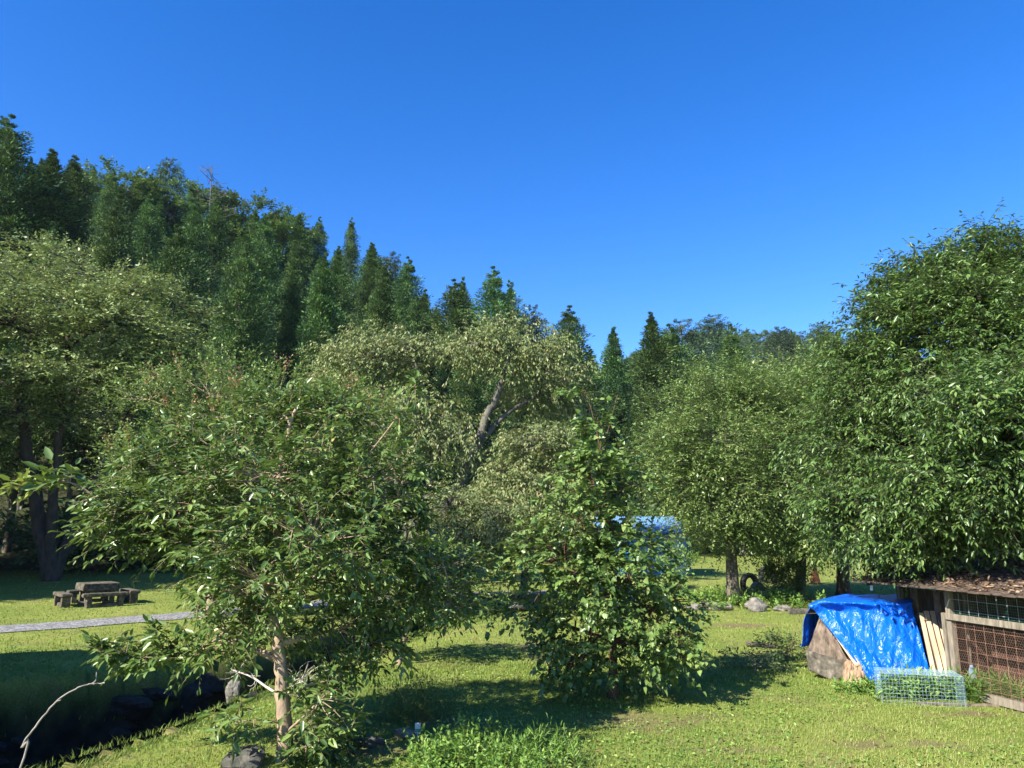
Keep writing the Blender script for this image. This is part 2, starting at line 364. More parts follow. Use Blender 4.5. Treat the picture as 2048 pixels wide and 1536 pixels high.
def axis_pts(segs):
    out = []
    for a, b, st in segs: out.append(np.arange(a, b, st))
    return np.concatenate(out+[[segs[-1][1]]])
gx = axis_pts([(-700, -200, 60), (-200, -60, 8), (-60, -18, 1.5), (-18, 14, .16), (14, 60, 1.5), (60, 250, 10), (250, 700, 60)])
gy = axis_pts([(-60, 0, 4), (0, 5, .8), (5, 30, .16), (30, 60, 1.2), (60, 240, 5), (240, 900, 60)])
XX, YY = np.meshgrid(gx, gy); ZZ = height(XX, YY)
gv = np.stack([XX, YY, ZZ], -1).reshape(-1, 3); nx = len(gx); ny = len(gy)
ii = (np.arange(ny-1)[:, None]*nx+np.arange(nx-1)[None]).reshape(-1, 1); gf = ii+np.array([[0, 1, nx+1, nx]])
gme = npmesh('ground', [(gv, gf)])
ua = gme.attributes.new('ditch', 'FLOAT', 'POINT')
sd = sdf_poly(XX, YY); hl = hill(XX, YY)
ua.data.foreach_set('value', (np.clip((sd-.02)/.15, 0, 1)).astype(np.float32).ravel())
ub = gme.attributes.new('wood', 'FLOAT', 'POINT')
uw = np.clip(XX/np.maximum(YY, 8), -1.3, 1.3); dtt = np.interp(uw, DTu, DT)
wd = np.clip((YY-dtt+6)/6, 0, 1); wd = np.maximum(wd, np.clip((-XX-34)/6, 0, 1)); wd = np.maximum(wd, np.clip((YY-74)/5, 0, 1))
ub.data.foreach_set('value', wd.astype(np.float32).ravel())
DIRT = [(G(1790, 1490), 1.1, .22), (G(1930, 1428), .8, .2), (G(1660, 1262), .9, .5), (G(1080, 1300), .5, 1.4), (G(900, 1440), .6, .4), (G(1300, 1440), 1.1, .6), (G(760, 1500), .5, .3), (G(1480, 1250), .8, .5), (G(1500, 1500), .6, .15), (G(340, 1450), .3, .2)]
def dirtf(X, Y):
    d = np.zeros(np.shape(X))
    for c, a, b_ in DIRT: d = np.maximum(d, np.clip(1.3-np.sqrt(((X-c.x)/a)**2+((Y-c.y)/b_)**2), 0, 1))
    return d
uc = gme.attributes.new('dirt', 'FLOAT', 'POINT'); uc.data.foreach_set('value', dirtf(XX, YY).astype(np.float32).ravel())
def lawn_nodes(nt, b):
    tc = N(nt, 'ShaderNodeNewGeometry')
    n1 = N(nt, 'ShaderNodeTexNoise', Scale=.35, Detail=5, Roughness=.6); n2 = N(nt, 'ShaderNodeTexNoise', Scale=2.2, Detail=6, Roughness=.7)
    n3 = N(nt, 'ShaderNodeTexNoise', Scale=28, Detail=6, Roughness=.75); n4 = N(nt, 'ShaderNodeTexNoise', Scale=.9, Detail=7, Roughness=.7, Distortion=.4)
    for n in (n1, n2, n3, n4): nt.links.new(tc.outputs['Position'], n.inputs['Vector'])
    r1 = ramp(nt, [(.3, (.10, .16, .03)), (.5, (.19, .235, .05)), (.72, (.30, .29, .09))])
    ad = N(nt, 'ShaderNodeMath', operation='MULTIPLY_ADD'); ad.inputs[1].default_value = .45
    m2 = N(nt, 'ShaderNodeMath', operation='MULTIPLY_ADD'); m2.inputs[1].default_value = .55
    nt.links.new(n1.outputs['Fac'], ad.inputs[0]); nt.links.new(n2.outputs['Fac'], m2.inputs[0]); m2.inputs[2].default_value = 0
    nt.links.new(m2.outputs[0], ad.inputs[2]); nt.links.new(ad.outputs[0], r1.inputs[0])
    r3 = ramp(nt, [(.33, (.45, .5, .4)), (.62, (1.25, 1.2, 1.15))]); nt.links.new(n3.outputs['Fac'], r3.inputs[0])
    mu = N(nt, 'ShaderNodeMix', data_type='RGBA', blend_type='MULTIPLY'); mu.inputs[0].default_value = .9
    nt.links.new(r1.outputs[0], mu.inputs[6]); nt.links.new(r3.outputs[0], mu.inputs[7])
    rs = ramp(nt, [(.52, (0, 0, 0)), (.70, (1, 1, 1))]); nt.links.new(n4.outputs['Fac'], rs.inputs[0])
    da = N(nt, 'ShaderNodeAttribute', attribute_name='dirt'); dm = N(nt, 'ShaderNodeMath', operation='MULTIPLY_ADD'); dm.inputs[1].default_value = .22; nt.links.new(da.outputs['Fac'], dm.inputs[0]); nt.links.new(n4.outputs['Fac'], dm.inputs[2])
    nt.links.new(dm.outputs[0], rs.inputs[0]); mm = N(nt, 'ShaderNodeMath', operation='MULTIPLY'); mm.inputs[1].default_value = .85; nt.links.new(rs.outputs[0], mm.inputs[0])
    ms = N(nt, 'ShaderNodeMix', data_type='RGBA', blend_type='MIX'); nt.links.new(mm.outputs[0], ms.inputs[0])
    nt.links.new(mu.outputs[2], ms.inputs[6]); ms.inputs[7].default_value = (.17, .125, .07, 1)
    bp = N(nt, 'ShaderNodeBump', Strength=.7, Distance=.03); nt.links.new(n3.outputs['Fac'], bp.inputs['Height']); nt.links.new(bp.outputs[0], b.inputs['Normal'])
    b.inputs['Roughness'].default_value = .9; b.inputs['Specular IOR Level'].default_value = .15
    return ms.outputs[2], tc
gm, nt, b, out = newmat('lawn')
col, geo = lawn_nodes(nt, b)
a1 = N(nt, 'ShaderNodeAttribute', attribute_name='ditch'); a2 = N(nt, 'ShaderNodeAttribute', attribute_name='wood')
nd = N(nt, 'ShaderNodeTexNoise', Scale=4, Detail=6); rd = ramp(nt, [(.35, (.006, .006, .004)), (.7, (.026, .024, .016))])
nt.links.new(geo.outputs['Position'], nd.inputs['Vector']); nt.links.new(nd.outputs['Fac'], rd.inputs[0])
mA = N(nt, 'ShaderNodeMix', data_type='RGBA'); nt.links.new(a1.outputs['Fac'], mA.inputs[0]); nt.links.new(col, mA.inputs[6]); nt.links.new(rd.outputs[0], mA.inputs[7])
rw = ramp(nt, [(.35, (.02, .018, .01)), (.7, (.045, .06, .02))]); nt.links.new(nd.outputs['Fac'], rw.inputs[0])
mB = N(nt, 'ShaderNodeMix', data_type='RGBA'); nt.links.new(a2.outputs['Fac'], mB.inputs[0]); nt.links.new(mA.outputs[2], mB.inputs[6]); nt.links.new(rw.outputs[0], mB.inputs[7])
nt.links.new(mB.outputs[2], b.inputs['Base Color'])
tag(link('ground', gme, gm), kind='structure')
def hz(x, y): return float(height(np.array([x]), np.array([y]))[0])

# stream water in the ditch
wm, nt, b, out = newmat('water'); b.inputs['Base Color'].default_value = (.012, .018, .02, 1); b.inputs['Roughness'].default_value = .12
nzw = N(nt, 'ShaderNodeTexNoise', Scale=3, Detail=4); bpw = N(nt, 'ShaderNodeBump', Strength=.3, Distance=.05); nt.links.new(nzw.outputs['Fac'], bpw.inputs['Height']); nt.links.new(bpw.outputs[0], b.inputs['Normal'])
wv = np.array([(-40, -4, -1.98), (-7.6, 2, -1.98), (-5.3, 9, -1.98), (-4.5, 12.5, -1.98), (-3.9, 15.5, -1.98), (-5.6, 15.8, -1.98), (-7.4, 14, -1.98), (-12, 11.2, -1.98), (-40, 1, -1.98)])
tag(link('water', npmesh('water', [(wv, np.array([[8, 0, 1, 7], [7, 1, 2, 6], [6, 2, 3, 5]])), (wv, np.array([[5, 3, 4]]))]), wm), kind='structure')

# gravel path
pc = [(-30, 12.2), (-20, 16.3), (-13.2, 19.9), (-11.2, 21.6), (-9.4, 23.3), (-7.5, 25.4), (-5.5, 27.6), (-1.5, 30), (4, 31.5)]
pp = smoothpath([(x, y, 0) for x, y in pc], 70); tt = nrm(np.gradient(pp, axis=0)); sd_ = np.stack([-tt[:, 1], tt[:, 0], 0*tt[:, 0]], -1)
rowv = []
for k in np.linspace(-1, 1, 9):
    e = .85*k*(1+.05*np.sin(np.arange(70)*1.3+k)+.04*rng.normal(size=70)*(abs(k) > .9))
    q = pp+sd_*e[:, None]; q[:, 2] = height(q[:, 0], q[:, 1])+.02+.01*(1-k*k); rowv.append(q)
gvp = np.stack(rowv, 1).reshape(-1, 3); i0 = (np.arange(69)[:, None]*9+np.arange(8)[None]).reshape(-1, 1)
gp, nt, b, out = newmat('gravel'); tc = N(nt, 'ShaderNodeNewGeometry'); vo = N(nt, 'ShaderNodeTexVoronoi', Scale=22); nt.links.new(tc.outputs['Position'], vo.inputs['Vector'])
rp = ramp(nt, [(0, (.05, .05, .052)), (.5, (.17, .17, .175)), (1, (.42, .42, .42))]); nt.links.new(vo.outputs['Color'], rp.inputs[0]); nt.links.new(rp.outputs[0], b.inputs['Base Color'])
bp = N(nt, 'ShaderNodeBump', Strength=.8, Distance=.03); nt.links.new(vo.outputs['Distance'], bp.inputs['Height']); nt.links.new(bp.outputs[0], b.inputs['Normal']); b.inputs['Roughness'].default_value = .9
tag(link('path', npmesh('path', [(gvp, i0+np.array([[0, 9, 10, 1]]))]), gp), kind='structure')

# grass blades: dense near the camera, thinner farther away
def blades(n, xy, hgt, wid, r, lean=.5):
    x, y = xy; z = height(x, y); n = len(x); az = r.random(n)*6.283
    d = np.stack([np.cos(az), np.sin(az), 0*az], -1); sd2 = np.stack([-np.sin(az), np.cos(az), 0*az], -1)
    h = hgt*r.uniform(.5, 1.4, n)[:, None]; w = wid*r.uniform(.7, 1.3, n)[:, None]; le = lean*r.uniform(.3, 1.6, n)[:, None]
    p = np.stack([x, y, z-.005], -1); up = np.array([0, 0, 1.])
    a = p-sd2*w; c = p+sd2*w; m1 = p+up*h*.55+d*h*le*.35; t = p+up*h*.95+d*h*le
    V = np.stack([a, c, m1+sd2*w*.7, m1-sd2*w*.7, t], 1).reshape(-1, 3); o = np.arange(n)[:, None]*5
    return V, o+np.array([[0, 1, 2, 3]]), o+np.array([[3, 2, 4]])
def on_path(x, y):
    d = np.full(x.shape, 1e9)
    for i in range(len(pp)): d = np.minimum(d, (x-pp[i, 0])**2+(y-pp[i, 1])**2)
    return d < (.7+.12*nz2(x*3.1, y*3.7))**2
def scatter(n, y0, y1, r, bias=1.5, lim=.78):
    y = y0+(y1-y0)*r.random(n)**bias; x = y*r.uniform(-lim, lim, n); return x, y
GB = leafmat('grass_blade', [(0, (.08, .15, .025)), (.4, (.17, .245, .045)), (.8, (.27, .33, .075)), (1, (.34, .30, .12))], rough=.55, trans=.3, tcol=(.22, .3, .04), spec=.3, gain=1.0)
r = np.random.default_rng(3)
bl = []; at = []
for n, y0, y1, h, w, bias in ((230000, 6.2, 15, .038, .005, 1.0), (120000, 13, 32, .045, .010, 1.2), (40000, 30, 72, .06, .02, 1.2)):
    x, y = scatter(n, y0, y1, r, bias); s = sdf_poly(x, y)
    # tufted: keep more blades where a slow noise is high
    dens = .55+.45*nz2(x*2.1, y*2.3); dens *= .6+.4*nz2(x*.5+3, y*.45)
    k = (s < -.02) & (r.random(n) > dirtf(x, y)*.75) & ~on_path(x, y) & (r.random(n) < np.clip(dens+.35, .12, 1)); x = x[k]; y = y[k]
    V, q, t3 = blades(0, (x, y), h, w, r); vv = np.clip(.45+.3*nz2(x*.6, y*.7)+r.normal(0, .2, len(x)), 0, 1)
    bl += [(V, q), (V, t3)]; at += [vv, vv]
# long grass along the ditch edge
x = []; y = []
for i in range(2, 10):
    a = np.array(NEAR[i]); b_ = np.array(NEAR[i+1]); L_ = np.linalg.norm(b_-a); n = int(L_*520); t = r.random(n); q = a+t[:, None]*(b_-a)+r.normal(0, .09, (n, 2))+np.array([.05, -.02])
    x.append(q[:, 0]); y.append(q[:, 1])
for i in range(len(FAR)-8, len(FAR)-2):
    a = np.array(FAR[i]); b_ = np.array(FAR[i+1]); L_ = np.linalg.norm(b_-a); n = int(L_*200); t = r.random(n); q = a+t[:, None]*(b_-a)+r.normal(0, .12, (n, 2))
    x.append(q[:, 0]); y.append(q[:, 1])
x = np.concatenate(x); y = np.concatenate(y)
V, q, t3 = blades(0, (x, y), .075, .0045, r, .9); vv = np.clip(r.normal(.4, .25, len(x)), 0, 1); bl += [(V, q), (V, t3)]; at += [vv, vv]
tag(link('grass', npmesh('grass', bl, attr=at), GB), 'short yellow green lawn grass with ragged tufts', 'grass', kind='stuff')
# clover and broad ground weeds mixed into the near lawn
x, y = scatter(26000, 6.5, 17, r, 1.0); s = sdf_poly(x, y); k = (s < -.05) & (nz2(x*1.1+2, y*1.2) > -.15+.5*(x < -1)) ; x = x[k]; y = y[k]
p = np.stack([x, y, height(x, y)+r.uniform(.008, .035, len(x))], -1); ax = unit(len(x), r); ax[:, 2] = np.abs(ax[:, 2])*.4
kk = r.uniform(.5, 1.2, len(x)); LV, LF = leaves(p, ax, np.array([0, 0, 1.])+r.normal(0, .35, (len(x), 3)), .045*kk, .03*kk)
vv = r.random(len(x)); tag(link('ground_cover', npmesh('ground_cover', [(LV, LF)], attr=[np.concatenate([vv, vv])]), LG['weed']), 'low broad leaved weeds spreading through the near lawn', 'ground cover', kind='stuff')

x, y = scatter(1500, 6.8, 22, r, 1.0); k = (sdf_poly(x, y) < -.1) & (nz2(x*.6+1, y*.5) > -.1); x = x[k]; y = y[k]
p = np.stack([x, y, height(x, y)+.03], -1); ax = unit(len(x), r); ax[:, 2] *= .3; kk = r.uniform(.5, 1.2, len(x))
LIT = leafmat('fallen_leaf', [(0, (.07, .04, .02)), (.5, (.16, .10, .04)), (1, (.26, .19, .07))], rough=.7, trans=.15, tcol=(.2, .12, .05), gain=1.0)
LV, LF = leaves(p, ax, np.array([0, 0, 1.])+r.normal(0, .4, (len(x), 3)), .06*kk, .03*kk); vv = r.random(len(x))
tag(link('fallen_leaves', npmesh('fallen_leaves', [(LV, LF)], attr=[np.concatenate([vv, vv])]), LIT), 'dry brown leaves scattered thinly over the near lawn', 'fallen leaves', kind='stuff')

# ------------------------------------------------------------------ hillside wood
protos = {}
protos['cedar'] = [cedar_proto('cedar_tree', 22, 3.5, s, shape=sh, tilt=.14, pw=pw) for s, sh, pw in ((11, .85, .9), (12, 1.0, .85), (13, .75, .95), (14, 1.15, .8))]
protos['pine'] = [cedar_proto('pine_tree', 16, 3.6, s, nb=110, shape=.5, crown0=.3, layers=True, leafm=LG['pine'], tuft=34, bl=.3, bw=.08, tilt=.1, tr=.55) for s in (21, 22)]
def hill_proto(seed):
    rr = np.random.default_rng(seed); lob = [((0, 0, 10.5), (3.2, 3.2, 2.6))]
    for i in range(7):
        a = i*2.4+rr.random(); d = rr.uniform(1.8, 3); lob.append(((math.cos(a)*d, math.sin(a)*d, rr.uniform(6, 11)), (rr.uniform(1.4, 2.2),)*2+(rr.uniform(1, 1.6),)))
    return broad('broadleaf_tree', (0, 0, 0), lob, 170, 14, 9, .7, .24, .13, LG['hill'], M['bark'], 'x', r0=.25, simple=True, seed=seed, twigr=0, brad=.03)
protos['broad'] = [hill_proto(31), hill_proto(32)]
PH = {'cedar': 22.1, 'pine': 16.2, 'broad': 14.2}
first = {}
def plant(kind, x, y, Ht, label, group, rr, wide=1.0, pi=None):
    pr = protos[kind][pi if pi is not None else rr.integers(len(protos[kind]))]
    s = Ht/PH[kind]; w = s*wide*rr.uniform(.88, 1.15)
    z = hz(x, y)-.1
    return copy_tree(pr, (x, y, z), rr.uniform(0, 6.28), (w, w, s), label, group)
rh = np.random.default_rng(5)
placed = []
def toppx(px, py, Y): return P(px, py, Y)
# trees that make the skyline, one by one
SK = [('cedar', 20, 226, 62, 'tallest cedar at the left edge of the hillside wood', 1.25), ('cedar', 108, 294, 66, 'bulky dark cedar next to the tallest one at the left edge', 1.5), ('cedar', 152, 306, 70, 'cedar with blunt twin top third from the left on the ridge', 1.2),
      ('broad', 245, 322, 96, 'round olive broadleaf tree topping the ridge left of the dark pine', 1.5), ('pine', 342, 312, 100, 'dark flat topped pine standing above the ridge left of the dead tree', 1.0),
      ('broad', 385, 362, 100, 'rounded broadleaf tree on the ridge just left of the dead tree', 1.2), ('broad', 485, 384, 104, 'pale domed broadleaf tree on the ridge right of the dead tree', 1.6), ('broad', 545, 402, 106, 'brownish broadleaf tree at the right end of the domed ridge clump', 1.2),
      ('cedar', 600, 425, 100, 'cedar on the ridge just right of the domed broadleaf trees', 1.3), ('cedar', 640, 430, 103, 'thin topped conifer on the skyline between rounder cedars', .9), ('cedar', 704, 431, 96, 'spire shaped cedar standing alone above the middle ridge', .8), ('cedar', 745, 482, 92, 'broad cedar right of the lone spire on the ridge', 1.3),
      ('pine', 782, 500, 96, 'dark pine leaning over the falling ridge', 1.1), ('cedar', 818, 511, 86, 'pointed bluish cedar on the falling end of the ridge', 1.2), ('cedar', 757, 565, 66, 'bright pointed cedar low in front of the ridge', 1.1), ('cedar', 850, 575, 84, 'cedar at the foot of the falling ridge', 1.2),
      ('cedar', 910, 556, 72, 'bushy cedar left of the tall valley cedar', 1.35), ('cedar', 926, 549, 75, 'slim cedar tip behind the bushy valley cedar', .9), ('cedar', 988, 530, 70, 'tallest pointed cedar in the middle of the valley', 1.25), ('cedar', 1020, 556, 73, 'narrow cedar touching the right side of the tallest valley cedar', 1.0),
      ('pine', 1062, 606, 76, 'small dark conifer with sky on its right side', .8), ('cedar', 1138, 608, 70, 'bushy cedar alone right of the centre gap', 1.35), ('cedar', 1180, 690, 82, 'short dark cedar at the bottom of the sky gap', 1.0),
      ('cedar', 1226, 650, 98, 'pale blue green conifer spire in the sky gap', 1.2), ('cedar', 1302, 621, 74, 'broad rounded cedar starting the right hand woods', 1.5), ('cedar', 1340, 645, 80, 'cedar behind the rounded one at the start of the right woods', 1.3), ('pine', 1362, 632, 110, 'dark pine top just right of the rounded cedar', 1.1),
      ('cedar', 1462, 645, 70, 'light green pointed conifer rising over the garden trees', 1.1), ('pine', 1426, 625, 160, 'layered pine on the crest of the far right hill', 1.3), ('pine', 1638, 640, 165, 'small pine on the far crest near the big evergreen', 1.0), ('pine', 1560, 650, 170, 'flat pine on the far crest between the two layered ones', 1.2)]
for kind, px, py, Y, lab, wide in SK:
    t = P(px, py, Y); z = hz(t.x, t.y); plant(kind, t.x, t.y, t.z-z, lab, None, rh, wide); placed.append((t.x, t.y, 2.4))
# the rest of the wood
def side_label(kind, u, f):
    k = {'cedar': 'cedar', 'pine': 'pine', 'broad': 'broadleaf tree'}[kind]
    where = 'far left' if u < -.55 else 'left side' if u < -.38 else 'middle' if u < -.22 else 'right side' if u < -.05 else 'valley end' if u < .12 else 'far right hill'
    if u >= .12: return f"{k} on the far right hill, {'lower slope' if f < .5 else 'middle slope' if f < .75 else 'just under the crest' if f < .93 else 'on the crest'}"
    ht = 'foot' if f < .3 else 'mid slope' if f < .65 else 'upper slope'
    return f'{k} at the {ht} of the hillside wood, {where}'
def fill(n_try, ulo, uhi, flo, fhi, spacing, kinds, Hrange, maxn, group):
    c = 0
    for _ in range(n_try):
        if c >= maxn: break
        u = rh.uniform(ulo, uhi); f = rh.uniform(flo, fhi); dt = np.interp(u, DTu, DT); dr = np.interp(u, DRu, DR); y = dt+f*(dr-dt); x = u*y
        if any((x-a)**2+(y-b_)**2 < (spacing*.5+c_*.5)**2 for a, b_, c_ in placed): continue
        kind = rh.choice(list(kinds.keys()), p=list(kinds.values())); z = hz(x, y); lim = CAMH+(silh(u)-.008)*y-z
        Ht = min(rh.uniform(*Hrange)*(1 if kind == 'cedar' or u > .12 else .7), lim)
        if Ht < 6: continue
        placed.append((x, y, spacing)); plant(kind, x, y, Ht, side_label(kind, u, f), group, rh); c += 1
    return c
n1 = fill(5000, -.86, -.02, -.02, 1.06, 5.0, {'cedar': .84, 'broad': .14, 'pine': .02}, (17, 24), 175, 'trees of the left hillside wood')
n2 = fill(2500, -.04, .13, .0, 1.0, 6, {'cedar': .9, 'broad': .1}, (14, 22), 30, 'trees of the left hillside wood')
n3 = fill(6000, .10, .5, .3, 1.05, 6.6, {'cedar': .4, 'broad': .5, 'pine': .1}, (12, 18), 120, 'trees of the far right hill')
print('FOREST', n1, n2, n3)
# edge of the woods behind the far lawn (right)
for i, (px, py, Y, kd) in enumerate([(1335, 760, 74, 'cedar'), (1400, 715, 78, 'broad'), (1500, 715, 80, 'broad'), (1590, 710, 78, 'broad'), (1690, 700, 80, 'cedar'), (1780, 700, 78, 'broad'), (1880, 690, 80, 'cedar'), (1960, 690, 76, 'broad'), (2060, 690, 80, 'cedar'), (1270, 790, 70, 'cedar'), (1160, 800, 66, 'cedar'), (1230, 770, 78, 'cedar')]):
    t = P(px, py, Y); plant(kd, t.x, t.y, t.z-hz(t.x, t.y), f"{'broadleaf tree' if kd == 'broad' else 'cedar'} closing the far lawn behind the garden trees", 'trees closing the far lawn', rh, 1.2)
# trees outside the frame on the left whose shade falls over the lawn
for x, y, h_, kd in ((-34, 19, 17, 'broad'), (-37, 24, 17, 'broad'), (-33, 28, 16, 'broad'), (-32, 33, 16, 'broad'), (-38, 30, 20, 'cedar'), (-42, 23, 20, 'cedar'), (-46, 33, 22, 'cedar'), (-36, 37, 20, 'cedar'), (-50, 27, 22, 'cedar')):
    plant(kd, x, y, h_, 'tree at the left end of the lawn beside the wood', 'trees left of the lawn', rh, 1.5)
for k in protos:
    for p_ in protos[k]:
        for ch in list(p_.children): bpy.data.objects.remove(ch)
        bpy.data.objects.remove(p_)
ORD = ['first', 'second', 'third', 'fourth', 'fifth', 'sixth', 'seventh', 'eighth', 'ninth', 'tenth', 'eleventh', 'twelfth', 'thirteenth', 'fourteenth', 'fifteenth', 'sixteenth', 'seventeenth', 'eighteenth', 'nineteenth', 'twentieth']
bylab = {}
for o in COL.objects:
    if o.get('group') in ('trees of the left hillside wood', 'trees of the far right hill', 'trees closing the far lawn', 'trees left of the lawn') and o.parent is None: bylab.setdefault(o['label'], []).append(o)
for lab, os_ in bylab.items():
    if len(os_) < 2: continue
    os_.sort(key=lambda o: o.location.x/o.location.y)
    for i, o in enumerate(os_):
        o['label'] = (ORD[i]+' from the left: ' if i < 20 else 'farther right: ')+lab
# dead tree on the ridge
bz = P(430, 405, 90); bz = Vector((bz.x, bz.y, hz(bz.x, bz.y))); tp = P(424, 328, 90)
paths = [(smoothpath([bz, ((bz.x+tp.x)/2, bz.y, (bz.z+tp.z)/2), tp], 12), np.linspace(.16, .04, 12))]
hh_ = tp.z-bz.z
for i in range(22):
    f = 1-.30*rh.random()**1.2*1.0; f = rh.uniform(.66, .98); p0 = np.array(bz)*(1-f)+np.array(tp)*f; a = i*2.4; L_ = (1.05-f)*hh_*.3+.8
    p1 = p0+np.array([math.cos(a)*L_, math.sin(a)*L_, L_*rh.uniform(-.2, .6)]); c_ = curve(p0, p1, 6, .08, .1, r=rh); paths.append((c_, np.linspace(.05, .02, 6)))
    for j in range(3):
        q0 = c_[2+j]; q1 = q0+rh.normal(0, .55, 3)+np.array([0, 0, .4]); paths.append((curve(q0, q1, 4, .1, r=rh), np.linspace(.03, .015, 4)))
tv, tf = tubes(paths, 5); rt = empty('dead_tree', bz, 0, 'bare grey dead tree sticking up from the ridge', 'tree'); b0 = np.array(bz)
link('trunk', npmesh('trunk', [(tv-b0, tf)]), M['bark_grey'], rt)

# ------------------------------------------------------------------ garden trees
def PX(*pts): return [tuple(P(*p)) for p in pts]
# left foreground tree
b1 = G(565, 1528)
T1 = LB(9.0, (380, 1010, 160, 60, .3), (540, 960, 160, 80, -.3), (270, 1040, 90, 40, .4), (620, 1080, 180, 90, -.5), (810, 1100, 90, 70, .3), (520, 1160, 130, 60, -.5), (740, 1180, 110, 50, .4), (640, 880, 90, 60, .4), (430, 900, 100, 50, .6), (560, 830, 110, 40, .6), (330, 930, 80, 40, .6), (690, 820, 60, 30, .5),
        (740, 960, 100, 70), (430, 1090, 150, 50, .5), (520, 1230, 110, 45, .2), (430, 1280, 60, 22, .2), (680, 1260, 80, 40, .3), (870, 1160, 60, 40, .6), (900, 1205, 50, 16, .4), (220, 1070, 50, 25, .2), dy=.8)
T1b = LB(9.0, (660, 1390, 70, 45, -.3), (700, 1345, 80, 30), (480, 1440, 70, 22, -.3), (640, 1450, 70, 30, -.4), (230, 1305, 40, 14, .1), (300, 1320, 60, 18, .1), (380, 1310, 60, 20, .1), (330, 1270, 50, 16, .1), (620, 1500, 60, 20, -.2), (780, 1300, 60, 20, .1), dy=.8)
broad('broadleaf_tree', b1, T1, 450, 6, 11, .33, .105, .044, LG['tree1'], M['bark_pale'], 'broad leafed tree with pale trunk standing nearest, left of centre', r0=.09, seed=41, droop=.18, hang=.15, brad=.012, shell=.35, twigr=.004, limbr=.5,
      limbs=[(PX((565, 1528, 8.97), (568, 1420, 8.97), (560, 1310, 8.97), (545, 1200, 9.0), (548, 1080, 9.05), (560, 940, 9.0), (590, 820, 9.1)), .095, .02), (PX((548, 1270, 9), (480, 1180, 9.2), (380, 1100, 9.4), (260, 1050, 9.4)), .05, .012), (PX((550, 1230, 9), (640, 1150, 8.9), (760, 1100, 9.1), (880, 1120, 9.3)), .05, .012)])
root1 = bpy.context.scene.objects['branches.001'] if False else None
# its sparse low shoots and the long twig with yellowing leaves are part of the same tree
t1 = [o for o in COL.objects if o.get('label', '').startswith('broad leafed tree with pale trunk')][0]
def add_sprays(root, lobes, limbpts, ncl, nsp, m, spl, L, W, mat, bark, seed, partname='shoots', r0=.012, droop=.2, hang=.1, heart=False, shell=.2):
    r = np.random.default_rng(seed); C = np.array([l[0] for l in lobes]); Rr = np.array([l[1] for l in lobes])
    idx = r.integers(len(lobes), size=ncl); cc = C[idx]+unit(ncl, r)*(r.random(ncl)[:, None]**.5)*Rr[idx]
    st = np.repeat(cc, nsp, 0); sp = nrm(st-np.array(root.location)*np.array([1, 1, 1]))*.4+unit(len(st), r)
    (LV, LF), v, tw = sprays(st, sp, spl, m, L, W, droop, r, heart, hang=hang)
    paths = [(smoothpath(p, 5*len(p)), np.linspace(a, b_, 5*len(p))) for p, a, b_ in limbpts]
    allp = np.concatenate([p for p, _ in paths])
    for c in cc:
        j = int(np.argmin(np.linalg.norm(allp-c, axis=1))); paths.append((curve(allp[j], c, 4, .06, r=r), np.linspace(r0*.6, r0*.25, 4)))
    b0 = np.array(root.location); bv, bf = tubes(paths, 5)
    link('branches', npmesh('branches', [(bv-b0, bf), (tw[0]-b0, tw[1])]), bark, root)
    return link(partname, npmesh(partname, [(LV-b0, LF)], attr=[v]), mat, root)
add_sprays(t1, T1b, [(PX((566, 1390, 8.97), (620, 1370, 8.8), (690, 1350, 8.9), (780, 1300, 9.1)), .018, .006), (PX((566, 1470, 8.97), (600, 1440, 8.8), (640, 1400, 8.7)), .02, .006), (PX((566, 1450, 8.97), (530, 1440, 8.8), (450, 1445, 8.7)), .012, .004), (PX((520, 1260, 9.1), (440, 1290, 9.2), (330, 1310, 9.2), (200, 1305, 9.1)), .02, .005), (PX((566, 1500, 8.97), (600, 1500, 8.8)), .01, .005)],
           90, 3, 8, .24, .12, .052, LG['tree1'], M['bark_pale'], 43)
TY = LB(9.2, (70, 968, 45, 14), (60, 975, 30, 10), dy=.6)
add_sprays(t1, TY, [(PX((300, 1070, 9.4), (200, 1000, 9.3), (140, 965, 9.2), (60, 972, 9.2)), .014, .004)], 7, 3, 5, .2, .14, .065, LG['yellow'], M['bark_pale'], 44, droop=.05)['label'] = 'yellowing leaves at the end of a long twig'
add_sprays(t1, LB(9.2, (170, 980, 40, 14), (130, 960, 25, 10), (230, 1030, 40, 20), dy=.6), [(PX((300, 1070, 9.4), (200, 1000, 9.3), (140, 965, 9.2)), .012, .006)], 9, 3, 5, .25, .18, .08, LG['tree1'], M['bark_pale'], 45)
add_sprays(t1, LB(9.0, (830, 770, 14, 20), (800, 840, 20, 20), (740, 900, 20, 30), dy=.6), [(PX((640, 1030, 9.0), (720, 930, 9.0), (790, 840, 9), (838, 765, 9)), .014, .004)], 9, 3, 5, .2, .12, .05, LG['tree1'], M['bark_pale'], 46)
# heart leaved tree in the middle
b2 = G(1225, 1395)
T2 = LB(12.2, (1195, 835, 34, 44), (1200, 905, 62, 46), (1195, 970, 100, 55), (1170, 1050, 115, 60, -.3), (1255, 1095, 95, 48, .3), (1130, 1130, 120, 50), (1255, 1165, 125, 45, -.4), (1180, 1210, 130, 45, .3), (1280, 1250, 110, 40, -.3), (1150, 1290, 75, 26, -.3), (1235, 1310, 120, 30), (1350, 1310, 60, 20, -.5), (1170, 780, 26, 18), (1235, 790, 20, 20), (1100, 1340, 50, 15, -.4), (1060, 1220, 60, 30, .2), (1350, 1200, 60, 30), dy=.85)
broad('heart_leaf_tree', b2, T2, 360, 5, 9, .32, .092, .078, LG['tree2'], M['bark_red'], 'conical heart leaved tree with reddish trunk standing alone on the middle of the lawn', r0=.075, seed=51, droop=.25, hang=.3, heart=True, brad=.010, shell=.35, limbr=.35)
